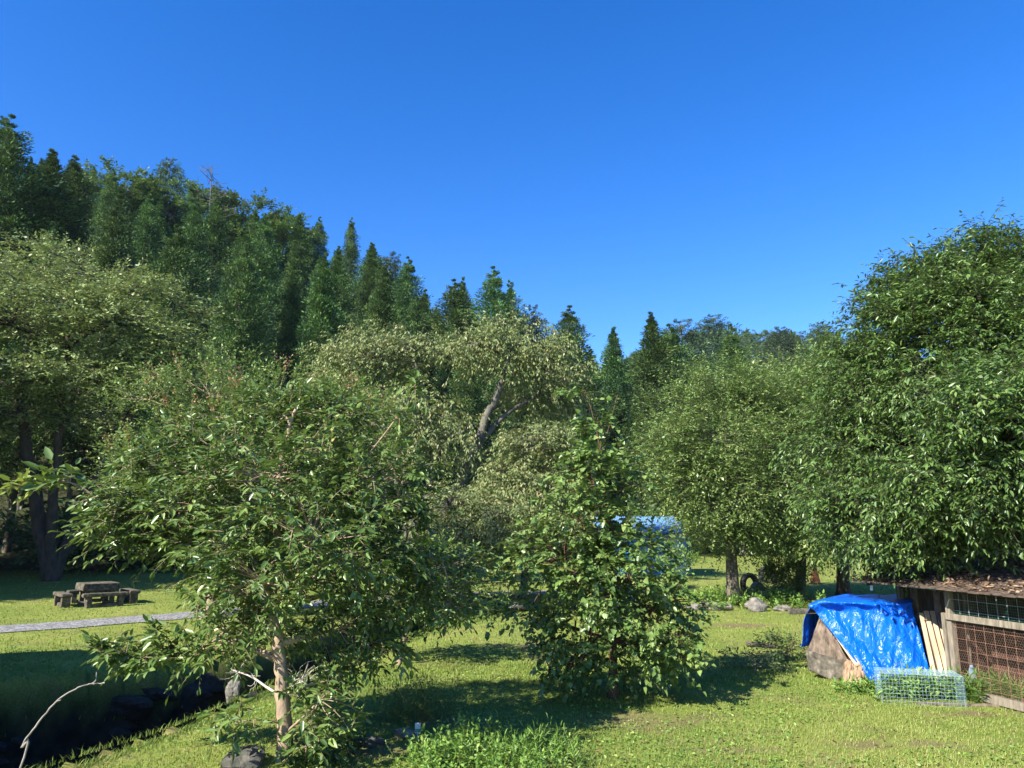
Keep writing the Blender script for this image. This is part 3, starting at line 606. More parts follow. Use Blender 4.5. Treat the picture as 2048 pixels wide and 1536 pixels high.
# crape myrtle behind the left tree
b3 = G(415, 1238)
T3 = LB(21.5, (300, 800, 70, 45, .5), (420, 790, 110, 60), (480, 740, 60, 35), (560, 790, 110, 50), (680, 810, 90, 40, .5), (720, 860, 70, 50), (260, 930, 70, 50), (360, 920, 130, 80), (520, 900, 170, 90), (640, 940, 130, 80), (330, 1010, 120, 50), (560, 1020, 150, 60), dy=.75)
broad('crape_myrtle', b3, T3, 300, 24, 8, .42, .10, .05, LG['myrtle'], M['bark_pale'], 'wide crape myrtle with reddish tips and pale trunk behind the nearest tree', r0=.19, seed=61, droop=.1, brad=.02, simple=True, twigr=.0015, shell=.5, cr=.75,
      blossom=(.42, LG['blossom'], P(500, 930, 21.5).z, .08, .05), upd=.5)
# big layered tree at the left edge
b4 = Vector((-22.6, 37.5, 0))
T4 = LB(37, (40, 560, 110, 40), (170, 545, 90, 38), (250, 590, 90, 40, -2), (110, 610, 120, 30, -3), (350, 610, 60, 38), (340, 680, 80, 30, -2), (230, 650, 90, 26, -3), (20, 650, 120, 22, -4), (70, 740, 110, 30, -4), (190, 760, 120, 32, -3), (370, 700, 60, 60, 1), (280, 730, 90, 30, -2), (-120, 600, 150, 60), (-140, 740, 140, 50), (90, 830, 130, 30, 0), (330, 780, 70, 30, 1), (-60, 540, 110, 40, 2), (110, 540, 120, 50, 4), dy=1.0)
broad('layered_tree', b4, T4, 330, 27, 9, .8, .20, .10, LG['olive'], M['bark_dark'], 'big pale olive tree with layered crown and dark trunks at the left edge', r0=.42, seed=71, droop=.12, hang=.1, brad=.05, simple=True, twigr=.01, shell=.45, cr=.7, flat=.5, limbr=.6,
      limbs=[([b4, b4+Vector((-1, -.5, 4)), b4+Vector((-2, -1, 9)), b4+Vector((-2.5, 0, 13))], .42, .1), ([b4, b4+Vector((1, .2, 4)), b4+Vector((3, 0, 8)), b4+Vector((5, 0, 12))], .36, .08), ([b4, b4+Vector((.2, -1, 4)), b4+Vector((.8, -2, 9)), b4+Vector((.5, -2, 13))], .3, .08)])
# centre spreading tree with visible limbs
b5 = P(838, 1170, 34); b5.z = hz(b5.x, b5.y)
T5 = LB(34, (740, 715, 85, 42), (825, 690, 55, 30, 1), (700, 760, 60, 40), (960, 690, 70, 38), (1040, 690, 80, 42), (1090, 735, 55, 45), (840, 830, 80, 40, -1), (880, 880, 60, 30, -1), (760, 810, 50, 35), (1110, 790, 40, 60, 2), (1060, 800, 60, 30, 2), dy=.9)
broad('spreading_tree', b5, T5, 230, 25, 9, .7, .19, .07, LG['weep'], M['bark_grey'], 'spreading olive brown tree in the centre with bare leaning grey limbs', r0=.3, seed=81, droop=.5, hang=.9, brad=.035, simple=True, twigr=.002, shell=.5, cr=.7, limbr=.6,
      limbs=[(PX((838, 1170, 34), (830, 1060, 34), (815, 980, 34), (810, 900, 34), (770, 800, 34), (745, 730, 34)), .34, .10), (PX((845, 1165, 34), (850, 1050, 33.6), (862, 950, 33.6), (885, 895, 33.5), (945, 850, 33.4)), .22, .09),
             (PX((850, 1160, 34), (885, 1040, 34), (925, 945, 34), (975, 830, 34), (1005, 760, 34), (1020, 700, 34)), .32, .10), (PX((812, 960, 34), (830, 880, 34), (850, 800, 34.5), (825, 710, 34.5)), .2, .07), (PX((940, 910, 34), (1010, 830, 34.4), (1080, 790, 35)), .16, .06), (PX((838, 1150, 34), (800, 1010, 34), (790, 930, 34)), .2, .08)])
# lower brownish trees right of it
b6 = G(1045, 1195)
broad('drying_tree', b6, LB(29, (1070, 885, 70, 32), (1020, 950, 50, 30), (1110, 940, 60, 45), (1060, 980, 90, 40), (1100, 1040, 80, 35), dy=.9), 420, 9, 8, .6, .15, .06, LG['weep'], M['bark_grey'], 'low domed tree with browning leaves between the centre tree and the heart leaved tree', r0=.16, seed=82, droop=.45, hang=.8, brad=.02, simple=True, twigr=.0015)
b6b = G(930, 1200)
broad('drying_tree', b6b, LB(27, (900, 1010, 70, 35), (980, 1030, 80, 35), (930, 1080, 110, 40), (860, 1100, 60, 40), dy=.9), 330, 8, 8, .55, .14, .055, LG['weep'], M['bark_grey'], 'lowest browning tree tucked below the bare limbs of the centre tree', r0=.12, seed=83, droop=.45, hang=.8, brad=.02, simple=True, twigr=.0015)
# green garden trees right of centre
b7 = G(1467, 1200)
T7 = LB(27.5, (1450, 785, 80, 50), (1375, 825, 70, 50), (1520, 800, 75, 50), (1340, 905, 60, 55), (1430, 880, 120, 70, -1), (1540, 900, 90, 70), (1385, 985, 75, 55, -1), (1480, 990, 110, 60, -1), (1440, 1060, 80, 32), (1530, 1060, 80, 35), dy=.9)
broad('garden_tree', b7, T7, 330, 34, 8, .5, .12, .055, LG['green'], M['bark'], 'rounded green tree with ivy covered trunk right of the blue shed', r0=.24, seed=91, droop=.2, hang=.2, brad=.02, simple=True, twigr=.0015, shell=.45, cr=.95)
b7b = G(1600, 1190)
T7b = LB(29.5, (1600, 765, 70, 45), (1660, 750, 70, 50), (1560, 830, 80, 60), (1650, 830, 110, 70), (1600, 930, 110, 70), (1690, 930, 80, 70), (1570, 1030, 80, 45), (1650, 1040, 90, 50), (1600, 1090, 70, 25), dy=.9)
broad('garden_tree', b7b, T7b, 280, 34, 8, .5, .12, .055, LG['green'], M['bark'], 'pale green tree filling the space between the ivy clad tree and the big evergreen', r0=.2, seed=92, droop=.2, hang=.2, brad=.02, simple=True, twigr=.0015, shell=.45, cr=.95)
b8b = G(1688, 1197)
broad('garden_tree', b8b, LB(26, (1700, 850, 90, 80), (1740, 960, 90, 70), (1680, 1000, 90, 60), (1720, 1060, 90, 40), (1650, 1075, 60, 35), dy=.9), 480, 7, 8, .5, .14, .06, LG['green'], M['bark_dark'], 'tree with dark trunk standing behind the blue tarpaulin', r0=.26, seed=93, droop=.25, hang=.3, brad=.02, simple=True, twigr=.0015)
# big glossy evergreen on the right
b9 = Vector((10.7, 15.9, 0))
T9 = LB(13.9, (1935, 535, 90, 55), (2040, 545, 100, 60), (1840, 590, 80, 60, .3), (1770, 590, 40, 40, .3), (1900, 640, 120, 70, -.6), (2040, 650, 120, 80, -.8), (1780, 700, 90, 70), (1880, 760, 110, 55, -1), (2010, 800, 120, 80, -1.3), (1730, 800, 90, 70, .2), (1700, 900, 90, 70, .3), (1960, 960, 90, 50, -1.2), (2060, 960, 90, 70, -1.4),
        (1760, 1000, 100, 50, -.6), (1880, 1020, 100, 40, -1), (1690, 1030, 80, 50, .3), (1800, 1075, 90, 30, -.7), (1950, 1055, 60, 26, -.9), (2150, 640, 130, 120, 0), (2170, 860, 130, 110, -.8), (1985, 505, 60, 28), (1905, 575, 60, 40), (1965, 610, 90, 60), (1800, 650, 70, 50), (1860, 540, 50, 30), (2250, 760, 120, 130, .5), (1830, 1050, 80, 24, -1.3), (1930, 1030, 80, 30, -1.6), (2040, 1010, 90, 40, -1.8), (1760, 1050, 50, 24, -.9), (1960, 880, 90, 60, -1.9), dy=.9)+LB(11.4, (2010, 890, 90, 60), (2060, 990, 70, 40), (1930, 960, 70, 40), (2110, 800, 120, 90), (2160, 950, 110, 70), (1990, 1040, 60, 22, .3), (1900, 1010, 70, 26, .6), (1960, 820, 80, 60, -.3), (1850, 960, 60, 40, .6), dy=1.0)
broad('evergreen_oak', b9, T9, 1250, 18, 8, .33, .10, .04, LG['oak'], M['bark_dark'], 'huge glossy leaved evergreen overhanging the hen house on the right', r0=.3, seed=101, droop=.25, hang=.45, brad=.014, shell=.55, twigr=.004, cr=.75)
# young tree with thin pale stem between
b10 = G(797, 1330)
broad('young_tree', b10, LB(15, (790, 1180, 80, 40), (860, 1200, 70, 40), (880, 1140, 80, 40), (760, 1120, 70, 40), (930, 1180, 60, 20), dy=.8), 110, 5, 8, .35, .11, .05, LG['tree2'], M['bark_pale'], 'young tree with a thin pale stem beside the ditch behind the nearest tree', r0=.05, seed=111, brad=.008, simple=False, twigr=.003)

# ------------------------------------------------------------------ shrubs and weeds
def bush(name, base, w, h, n, L, W, mat, label, cat='shrub', seed=1, group=None, m=7, spl=.3, droop=.1, heart=False, up=.5, simple=False):
    base = Vector(base); base.z = hz(base.x, base.y); r = np.random.default_rng(seed)
    lob = [((base.x+r.uniform(-.4, .4)*w, base.y+r.uniform(-.3, .3)*w, base.z+h*r.uniform(.35, .7)), (w*.32, w*.32, h*.32)) for _ in range(6)]
    return broad(name, base, lob, n, 4, m, spl, L, W, mat, M['bark'], label, cat, group, r0=.02, seed=seed, brad=.006, droop=droop, shell=.3, upd=up, heart=heart, simple=simple, twigr=.003, crownname='foliage')
def weeds(name, pts, h, mat, label, seed, cat='weeds', n=60, sp=.3, L=.06, W=.03, kind=None, group=None):
    """upright leafy stems around a list of points"""
    r = np.random.default_rng(seed); P0 = np.array([(p[0], p[1]) for p in pts], float); idx = r.integers(len(P0), size=n)
    x = P0[idx, 0]+r.normal(0, sp, n); y = P0[idx, 1]+r.normal(0, sp, n); z = height(x, y)
    st = np.stack([x, y, z], -1); d = r.normal(0, .25, (n, 3)); d[:, 2] = 1
    (LV, LF), v, tw = sprays(st, d, h, 12, L, W, .1, r, hang=.1, twigr=.003, upness=.8)
    b0 = np.array([P0[:, 0].mean(), P0[:, 1].mean(), 0.]); root = empty(name, b0, 0, label, cat, group)
    link('stems', npmesh('stems', [(tw[0]-b0, tw[1])]), LG['weedstem'], root)
    link('leaves', npmesh('leaves', [(LV-b0, LF)], attr=[v]), mat, root)
    return root
LG['weedstem'] = noisemat('weed_stem', (.08, .14, .03), (.18, .2, .06), 8, bump=0)
weeds('weed_clump', [G(900, 1530), G(960, 1510), G(860, 1536), G(930, 1500)], .34, LG['weed'], 'bright green weed clump at the bottom centre left of the grassy one', 121, n=150, sp=.17, L=.06, W=.03)
weeds('weed_clump', [G(1010, 1525), G(1060, 1510), G(1110, 1530)], .28, LG['weed'], 'bright grassy weed clump at the bottom centre, right of the leafy one', 122, n=130, sp=.16, L=.09, W=.014)
weeds('weed_clump', [G(960, 1545), G(1060, 1555), G(860, 1560)], .3, LG['weed'], 'lowest bright weed patch cut by the bottom edge of the picture', 123, n=150, sp=.2, L=.055, W=.03)
weeds('wild_shrub', [G(790, 1440), G(830, 1440), G(860, 1430)], .5, LG['shrub'], 'thin reddish green shrub with fine twigs beside the plant tag', 124, cat='shrub', n=190, sp=.2, L=.045, W=.018)
weeds('weed_clump', [G(620, 1530), G(660, 1520), G(700, 1500)], .25, LG['darkbush'], 'dark leafy weeds around the foot of the nearest tree', 125, n=50, sp=.15, L=.09, W=.05)
weeds('weed_clump', [G(1730, 1385), G(1690, 1385), G(1760, 1385)], .18, LG['weed'], 'leafy weeds in front of the lower tarpaulin corner', 126, n=50, sp=.12, L=.08, W=.03)
weeds('weed_clump', [G(1790, 1395), G(1830, 1398), G(1860, 1395), G(1895, 1396)], .34, LG['weed'], 'leafy weeds growing through the wire cage', 127, n=170, sp=.12, L=.1, W=.035)
weeds('grass_clump', [G(1945, 1400), G(1980, 1400), G(2020, 1405)], .34, LG['weed'], 'long bladed grass clump beside the shovel', 128, n=90, sp=.12, L=.16, W=.012)
weeds('weed_bed', [G(1400, 1200), G(1430, 1198), G(1455, 1208)], .42, LG['weed'], 'bright weed bed left of the ivy covered trunk', 129, n=170, sp=.6, L=.12, W=.06)
weeds('weed_bed', [G(1500, 1208), G(1540, 1205), G(1590, 1208), G(1560, 1200)], .42, LG['weed'], 'bright weed bed right of the ivy covered trunk behind the pale rock', 130, n=240, sp=.6, L=.12, W=.06)
weeds('weed_bed', [G(960, 1210), G(990, 1205), G(940, 1215)], .4, LG['weed'], 'weeds on the stream bank left of the heart leaved tree', 131, n=150, sp=.6, L=.1, W=.05)
bush('shrub', G(1572, 1195), 1.4, 1.3, 90, .12, .06, LG['shrub'], 'reddish yellow shrub beside the half buried tyres', seed=132, simple=True)
bush('shrub', G(1590, 1192), 1.0, 1.7, 60, .12, .06, LG['green'], 'upright green shrub right of the reddish shrub', seed=133, simple=True)
bush('shrub', G(1575, 1322), .9, .5, 50, .06, .03, LG['green'], 'small green shrub between the old plank and the board stack', seed=134, spl=.2)
bush('shrub', G(1510, 1345), .9, .35, 26, .06, .03, LG['darkbush'], 'low dark bush in the shade left of the board stack', seed=135, spl=.18)
bush('shrub', (8.1, 38.5, 0), 2.4, 1.7, 90, .16, .08, LG['weed'], 'yellow green shrub in front of the blue shed', seed=139, simple=True, spl=.35)
bush('shrub', G(930, 1195), 2.6, 1.9, 120, .14, .06, LG['darkbush'], 'dark round bush under the browning tree at the stream', seed=136, simple=True, spl=.4)
bush('shrub', G(870, 1215), 2.2, 1.6, 100, .14, .06, LG['darkbush'], 'dark bush left of the round one at the stream', seed=137, simple=True, spl=.4)
bush('shrub', G(700, 1190), 3.0, 1.7, 110, .16, .07, LG['darkbush'], 'dark bush on the far bank behind the nearest tree', seed=138, simple=True, spl=.4)
for i, (px, Y, w, h_, lab) in enumerate([(1395, 71, 5, 3.4, 'brownish thicket at the left end of the far lawn edge'), (1520, 72, 6, 4.5, 'dark thicket behind the ivy covered trunk at the far lawn edge'), (1620, 71, 6, 4.2, 'thicket at the middle of the far lawn edge'), (1740, 73, 6, 4.2, 'thicket at the far lawn edge over the tarpaulin'), (1860, 72, 6, 4, 'thicket at the far lawn edge over the hen house roof'), (1960, 74, 6, 4.5, 'thicket at the right end of the far lawn edge'), (1290, 66, 5, 4, 'thicket behind the blue shed'), (1200, 60, 5, 4.5, 'thicket left of the blue shed'), (1090, 58, 6, 5, 'thicket behind the low domed tree'), (1000, 60, 6, 5, 'thicket behind the stream bank weeds')]):
    x = (px-1024)/1510*Y
    bush('thicket', (x, Y, 0), w*1.3, h_, 150, .4, .2, LG['darkbush'] if i % 3 else LG['shrub'], lab, seed=140+i, simple=True, spl=.9)
for i, (x, y, w, h_) in enumerate([(-24, 44, 8, 4), (-15, 46, 8, 4), (-8, 47, 8, 5), (-1, 50, 8, 5), (-32, 43, 8, 4)]):
    bush('thicket', (x, y, 0), w, h_, 120, .4, .2, LG['darkbush'], ['second', 'third', 'fourth', 'last', 'first'][i]+' dark thicket from the left at the foot of the hillside wood', seed=160+i, simple=True, spl=.9, group='thickets under the hillside wood')

# ------------------------------------------------------------------ built objects
def box(bm, c, s, rot=None, bev=0):
    m = Matrix.Translation(Vector(c)) @ (rot.to_4x4() if rot is not None else Matrix.Identity(4)) @ Matrix.Diagonal((*s, 1))
    r_ = bmesh.ops.create_cube(bm, size=1, matrix=m)
    if bev: bmesh.ops.bevel(bm, geom=list({e for v in r_['verts'] for e in v.link_edges}), offset=bev, segments=2, affect='EDGES')
def bmobj(name, bm, mat, parent=None, smooth=False):
    me = bpy.data.meshes.new(name); bm.to_mesh(me); bm.free()
    for p_ in me.polygons: p_.use_smooth = smooth
    return link(name, me, mat, parent)
def jag(bm, amt, seed=0):
    r_ = random.Random(seed)
    for v in bm.verts: v.co += Vector((r_.uniform(-amt, amt), r_.uniform(-amt, amt), r_.uniform(-amt, amt)))
def part_box(name, c, s, mat, parent, rot=None, bev=.01, jg=0, seed=0):
    bm = bmesh.new(); box(bm, c, s, rot, bev)
    if jg: jag(bm, jg, seed)
    return bmobj(name, bm, mat, parent)
RZ = lambda a: Matrix.Rotation(a, 3, 'Z')
RX = lambda a: Matrix.Rotation(a, 3, 'X')
RY = lambda a: Matrix.Rotation(a, 3, 'Y')
# picnic set: heavy square table and four benches of old timber
pcn = G(192, 1209); pcn.z = hz(pcn.x, pcn.y); rz0 = R(42)
tb = empty('picnic_table', pcn, rz0, 'square dark timber picnic table on the left lawn', 'table')
for i in range(6): pass
bm = bmesh.new()
for i in range(5): box(bm, (-.44+i*.22, 0, .70), (.212, 1.1, .05), None, .008)
jag(bm, .003, 1); bmobj('tabletop', bm, M['wood_old'], tb)
for sx in (-1, 1): part_box('apron', (sx*.53, 0, .59), (.07, 1.06, .17), M['wood_old'], tb, jg=.004, seed=sx+3)
for sy in (-1, 1): part_box('apron', (0, sy*.50, .59), (.98, .07, .17), M['wood_old'], tb, jg=.004, seed=sy+7)
for sx in (-1, 1):
    for sy in (-1, 1): part_box('leg', (sx*.38, sy*.36, .32), (.14, .14, .66), M['wood_old'], tb, jg=.004, seed=sx*3+sy)
for sx in (-1, 1): part_box('foot', (sx*.38, 0, .05), (.16, 1.0, .1), M['wood_old'], tb)
bl_ = ['front left bench of the timber picnic set, its long side lit', 'dark bench at the right end of the picnic set', 'rear bench of the picnic set, half hidden by the table', 'bench at the left end of the picnic set showing its rough end']
bench0 = None
for i, a in enumerate((-90, 0, 90, 180)):
    a_ = rz0+R(a); c_ = pcn+Vector((math.cos(a_), math.sin(a_), 0))*1.03; rb = a_+R(90)
    be = empty('bench', c_, rb, bl_[i], 'bench', 'benches around the picnic table')
    part_box('seat', (0, 0, .39), (1.35, .34, .11), M['wood_old'], be, bev=.02, jg=.008, seed=i)
    for s in (-1, 1): part_box('leg', (s*.48, 0, .17), (.16, .26, .33), M['wood_old'], be, jg=.006, seed=i*2+s)
    part_box('stretcher', (0, 0, .06), (.8, .12, .1), M['wood_old'], be)
# blue shed
sp_ = G(1240, 1150); sh = empty('garden_shed', (5.9, 42.5, 0), R(-6), 'small shed of bright blue corrugated sheet with a pale blue roof', 'shed')
def corr(name, p0, ex, ez, w, h, mat, parent, amp=.018, wave=.11):
    n = int(w/wave*4); x = np.linspace(0, w, n+1); dis = amp*np.sin(x/wave*2*math.pi); ex = np.array(ex, float); ez = np.array(ez, float); nn = np.cross(ex, ez)
    V = []
    for k in (0, 1): V.append(np.array(p0)+ex*x[:, None]+ez*h*k+nn*dis[:, None])
    for k in (0, 1): V.append(np.array(p0)+ex*x[:, None]+ez*h*k+nn*(dis[:, None]-.004))
    V = np.concatenate(V); i = np.arange(n)[:, None]; m = n+1
    return link(name, npmesh(name, [(V, np.concatenate([i+np.array([[0, 1, m+1, m]]), i+np.array([[2*m+1, 2*m, 3*m, 3*m+1]])]))]), mat, parent)
def metal(name, c, rough=.35, c2=None):
    return noisemat(name, c, c2 or tuple(x*1.25 for x in c), 2.5, rough=rough, bump=.05, spec=.5)
M['blue_sheet'] = metal('blue_sheet', (.015, .27, .68), c2=(.03, .33, .75)); M['roof_sheet'] = metal('roof_sheet', (.09, .20, .34), .7)
corr('wall', (0, 0, 0), (1, 0, 0), (0, 0, 1), 4.0, 2.1, M['blue_sheet'], sh); corr('wall', (4.02, 0, 0), (0, 1, 0), (0, 0, 1), 3, 2.1, M['blue_sheet'], sh); corr('wall', (-.02, 3, 0), (0, -1, 0), (0, 0, 1), 3, 2.1, M['blue_sheet'], sh)
corr('wall', (4, 3.02, 0), (-1, 0, 0), (0, 0, 1), 4, 2.9, M['blue_sheet'], sh)
corr('roof', (-1.4, -.5, 2.28), (1, 0, 0), tuple(Vector((0, 4, .95)).normalized()), 5.0, 4.1, M['roof_sheet'], sh)
part_box('roof_beam', (1.1, -.1, 2.24), (4.9, .08, .12), M['wood_dark'], sh)
for x_ in (-1.2, 3.9): part_box('post', (x_, -.12, 1.1), (.09, .09, 2.2), M['wood_dark'], sh)
# tyres half buried
M['tyre'] = noisemat('tyre', (.012, .012, .012), (.04, .04, .04), 12, rough=.7, bump=.3); M['tyre_grey'] = noisemat('tyre_grey', (.16, .16, .15), (.3, .3, .28), 6, rough=.8)
def tyre(loc, rz, rad, mat, label):
    n = 40; m_ = 12; a = np.linspace(0, 2*math.pi, n, endpoint=False); b_ = np.linspace(0, 2*math.pi, m_, endpoint=False); V = []
    for i in a:
        for j in b_:
            cx = rad*.78+.22*rad*math.copysign(abs(math.cos(j))**.6, math.cos(j)); w = .12*math.copysign(abs(math.sin(j))**.6, math.sin(j))
            if math.cos(j) > .8: cx -= .008*((round(i*n/6.28)) % 2)
            V.append((cx*math.cos(i), w, cx*math.sin(i)))
    F = [[i*m_+j, i*m_+(j+1) % m_, ((i+1) % n)*m_+(j+1) % m_, ((i+1) % n)*m_+j] for i in range(n) for j in range(m_)]
    o = link('tyre', npmesh('tyre', [(np.array(V), np.array(F))]), mat); o.location = loc; o.rotation_euler = (0, 0, rz)
    return tag(o, label, 'tyre', 'half buried tyres')
q = G(1500, 1183); tyre((q.x, q.y, .3), R(25), .45, M['tyre'], 'black half buried tyre at the left of the group'); q = G(1514, 1188); tyre((q.x, q.y-.1, .12), R(30), .36, M['tyre_grey'], 'grey tyre leaning just in front of the left black tyre')
q = G(1536, 1165); tyre((q.x, q.y, .30), R(15), .48, M['tyre'], 'black tyre standing farther back above the shrub')
# faded orange marker
q = G(1631, 1168); mk = empty('marker_post', q, R(20), 'faded orange wedge shaped marker on the far lawn', 'marker'); M['orange'] = noisemat('orange_paint', (.18, .075, .03), (.32, .14, .05), 4)
bm = bmesh.new(); 
for w in [0]:
    vs = [bm.verts.new(v) for v in ((-.22, -.12, 0), (.22, -.12, 0), (.22, .12, 0), (-.22, .12, 0), (-.09, -.05, .75), (.09, -.05, .75), (.09, .05, .75), (-.09, .05, .75))]
    for f in ((0, 1, 5, 4), (1, 2, 6, 5), (2, 3, 7, 6), (3, 0, 4, 7), (4, 5, 6, 7)): bm.faces.new([vs[i] for i in f])
bmobj('body', bm, M['orange'], mk); part_box('base', (0, 0, .03), (.52, .34, .06), M['wood_dark'], mk)
# posts and stumps on the far lawn
def postobj(px, py, h, rad, mat, label, name='post', cat='post'):
    q = G(px, py); v, f = tubes([(np.array([[0, 0, -.1], [0.01, 0, h*.5], [0, 0, h]]), np.array([rad, rad*.95, rad*.9]))], 10); bm = bmesh.new()
    o = link(name, npmesh(name, [(v, f), (np.array([[math.cos(a)*rad*.9, math.sin(a)*rad*.9, h] for a in np.arange(10)*.6283]), np.array([list(range(10))]))]), mat); o.location = (q.x, q.y, hz(q.x, q.y)); return tag(o, label, cat)
postobj(1046, 1150, 2.0, .1, M['plank'], 'pale wooden post behind the low trees left of the heart leaved tree')
postobj(1795, 1150, .5, .22, M['wood_dark'], 'dark round stump on the far lawn above the hen house roof', 'stump', 'stump')
q = G(1877, 1160)
broad('small_tree', (q.x, q.y, 0), LB(q.y, (1880, 1080, 50, 20), (1850, 1070, 40, 20), (1910, 1080, 40, 20)), 60, 5, 7, .5, .16, .07, LG['green'], M['bark_dark'], 'small thin stemmed tree on the far lawn above the hen house roof', r0=.1, seed=170, simple=True)
# rocks
def rockobj(loc, s, mat, label, seed, flat=.7, group=None, name='rock'):
    r_ = np.random.default_rng(seed); bm = bmesh.new(); bmesh.ops.create_icosphere(bm, subdivisions=3, radius=1)
    ph = r_.random(6)*6
    for v in bm.verts:
        c = v.co; k = 1+.22*math.sin(c.x*2.3+ph[0])+.18*math.sin(c.y*3.1+ph[1]+c.z*2)+.12*math.sin(c.z*5+ph[2]+c.x*3)+.05*math.sin(c.x*11+ph[3])*math.cos(c.y*9+ph[4]); v.co = Vector((c.x*s[0]*k, c.y*s[1]*k, c.z*s[2]*k))
    o = bmobj(name, bm, mat, None, False); o.location = loc; return tag(o, label, 'rock', group)
RK = [(1037, 1218, .35, .18, 'pale rock at the stream edge left of the heart leaved tree'), (1385, 1219, .30, .15, 'brownish rock first in the row right of the heart leaved tree'), (1412, 1218, .36, .16, 'pale low rock second in the row right of the heart leaved tree'), (1440, 1219, .42, .22, 'white streaked rock left of the ivy covered trunk'), (1518, 1222, .42, .28, 'largest pale pointed rock in front of the weed bed'), (1563, 1222, .28, .16, 'small pale rock right of the largest pointed one'), (1000, 1222, .3, .12, 'flat rock at the stream edge under the leaning twig')]
for i, (px, py, w, h_, lab) in enumerate(RK):
    q = G(px, py); rockobj((q.x, q.y, h_*.4), (w*.8, w*.65, h_*.85), M['rock'], lab, 200+i)
q = G(492, 1532); rockobj((q.x, q.y, .05), (.22, .2, .16), M['rock_dark'], 'dark mossy rock half out of the bottom edge left of the nearest trunk', 210)
q = G(815, 1475); rockobj((q.x, q.y, .03), (.14, .12, .09), M['rock'], 'brown rock beside the plant tag', 211); q = G(745, 1490); rockobj((q.x, q.y, .03), (.16, .13, .08), M['rock_dark'], 'dark flat rock between the nearest trunk and the plant tag', 212)
q = G(468, 1392); rockobj((q.x, q.y, .08), (.11, .10, .19), M['rock'], 'pale fluted stone standing at the ditch edge under the brushwood', 213)
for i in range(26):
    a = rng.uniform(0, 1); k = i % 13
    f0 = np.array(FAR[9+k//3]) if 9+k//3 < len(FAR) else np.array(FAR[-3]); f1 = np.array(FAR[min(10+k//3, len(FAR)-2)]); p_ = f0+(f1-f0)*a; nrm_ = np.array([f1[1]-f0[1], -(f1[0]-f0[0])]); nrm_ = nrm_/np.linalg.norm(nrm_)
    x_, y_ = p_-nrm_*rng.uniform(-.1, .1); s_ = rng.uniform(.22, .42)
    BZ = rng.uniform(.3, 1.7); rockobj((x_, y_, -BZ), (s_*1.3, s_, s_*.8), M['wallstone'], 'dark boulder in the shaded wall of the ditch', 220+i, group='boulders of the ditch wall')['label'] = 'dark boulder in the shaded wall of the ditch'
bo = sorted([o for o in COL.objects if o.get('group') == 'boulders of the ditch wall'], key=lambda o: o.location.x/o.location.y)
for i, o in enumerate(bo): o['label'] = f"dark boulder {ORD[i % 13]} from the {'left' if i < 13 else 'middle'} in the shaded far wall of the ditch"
# dead thin branch at bottom left
pts = [(-4.6, 6.4, -1.6)]+[tuple(P(*p_)) for p_ in ((40, 1536, 6.4), (43, 1495, 6.4), (70, 1455, 6.4), (110, 1405, 6.4), (150, 1378, 6.45), (180, 1368, 6.5), (210, 1366, 6.5))]
v, f = tubes([(smoothpath(pts, 40)+rng.normal(0, .0025, (40, 3)), np.linspace(.009, .005, 40)), (smoothpath([P(178, 1369, 6.5), P(191, 1362, 6.5), P(193, 1344, 6.5)], 8), np.linspace(.006, .003, 8)), (smoothpath([P(112, 1403, 6.4), P(122, 1400, 6.4)], 4), np.linspace(.006, .003, 4))], 6)
tag(link('dead_branch', npmesh('dead_branch', [(v, f)]), M['stick']), 'thin bare arching dead branch at the bottom left over the ditch', 'branch')
# broken branch and brushwood
c0 = G(520, 1370); pts = [P(462, 1340, 12.4), P(500, 1352, 12.3), P(530, 1372, 12.2), P(552, 1386, 12.0)]
paths = [(smoothpath(pts, 14), np.linspace(.012, .026, 14))]; rb_ = np.random.default_rng(9)
for i in range(16):
    p0 = smoothpath(pts, 14)[rb_.integers(0, 8)]; paths.append((curve(p0, p0+rb_.normal(0, .14, 3)+np.array([-.04, 0, .06]), 5, .2, r=rb_), np.linspace(.006, .002, 5)))
v, f = tubes(paths, 5); tag(link('broken_branch', npmesh('broken_branch', [(v, f)]), M['deadwood']), 'pale broken branch with a twiggy end lying beside the nearest trunk', 'branch')
paths = []
for i in range(26):
    p0 = np.array(P(600+rb_.uniform(-20, 20), 1360+rb_.uniform(-10, 10), 12.0)); paths.append((curve(p0, p0+rb_.normal(0, .2, 3)+np.array([0.05, 0, .1]), 5, .2, r=rb_), np.linspace(.008, .002, 5)))
v, f = tubes(paths, 4); tag(link('brushwood', npmesh('brushwood', [(v, f)]), M['deadwood']), 'tangle of pale twigs just right of the nearest trunk', 'brushwood')
# plant tag
q = G(835, 1478); tg = empty('plant_tag', q, R(10), 'small white plastic plant tag stuck in the weeds', 'plant tag'); M['white'] = noisemat('white_plastic', (.65, .68, .7), (.75, .78, .8), 3, rough=.4, bump=0); M['tag_green'] = noisemat('tag_green', (.08, .3, .15), (.1, .35, .2), 3, bump=0)
part_box('stake', (0, 0, .05), (.012, .003, .12), M['white'], tg, bev=.001); cd_ = part_box('card', (0, -.004, .13), (.07, .003, .12), M['white'], tg, bev=.001); part_box('printed_band', (0, -.0075, .10), (.068, .003, .04), M['tag_green'], cd_, bev=.001)
# ---- hen house
P0 = Vector((7.0, 12.3, 0)); bdir = Vector((.262, -.965, 0)); adir = Vector((.965, .262, 0)); hrz = math.atan2(bdir.y, bdir.x)
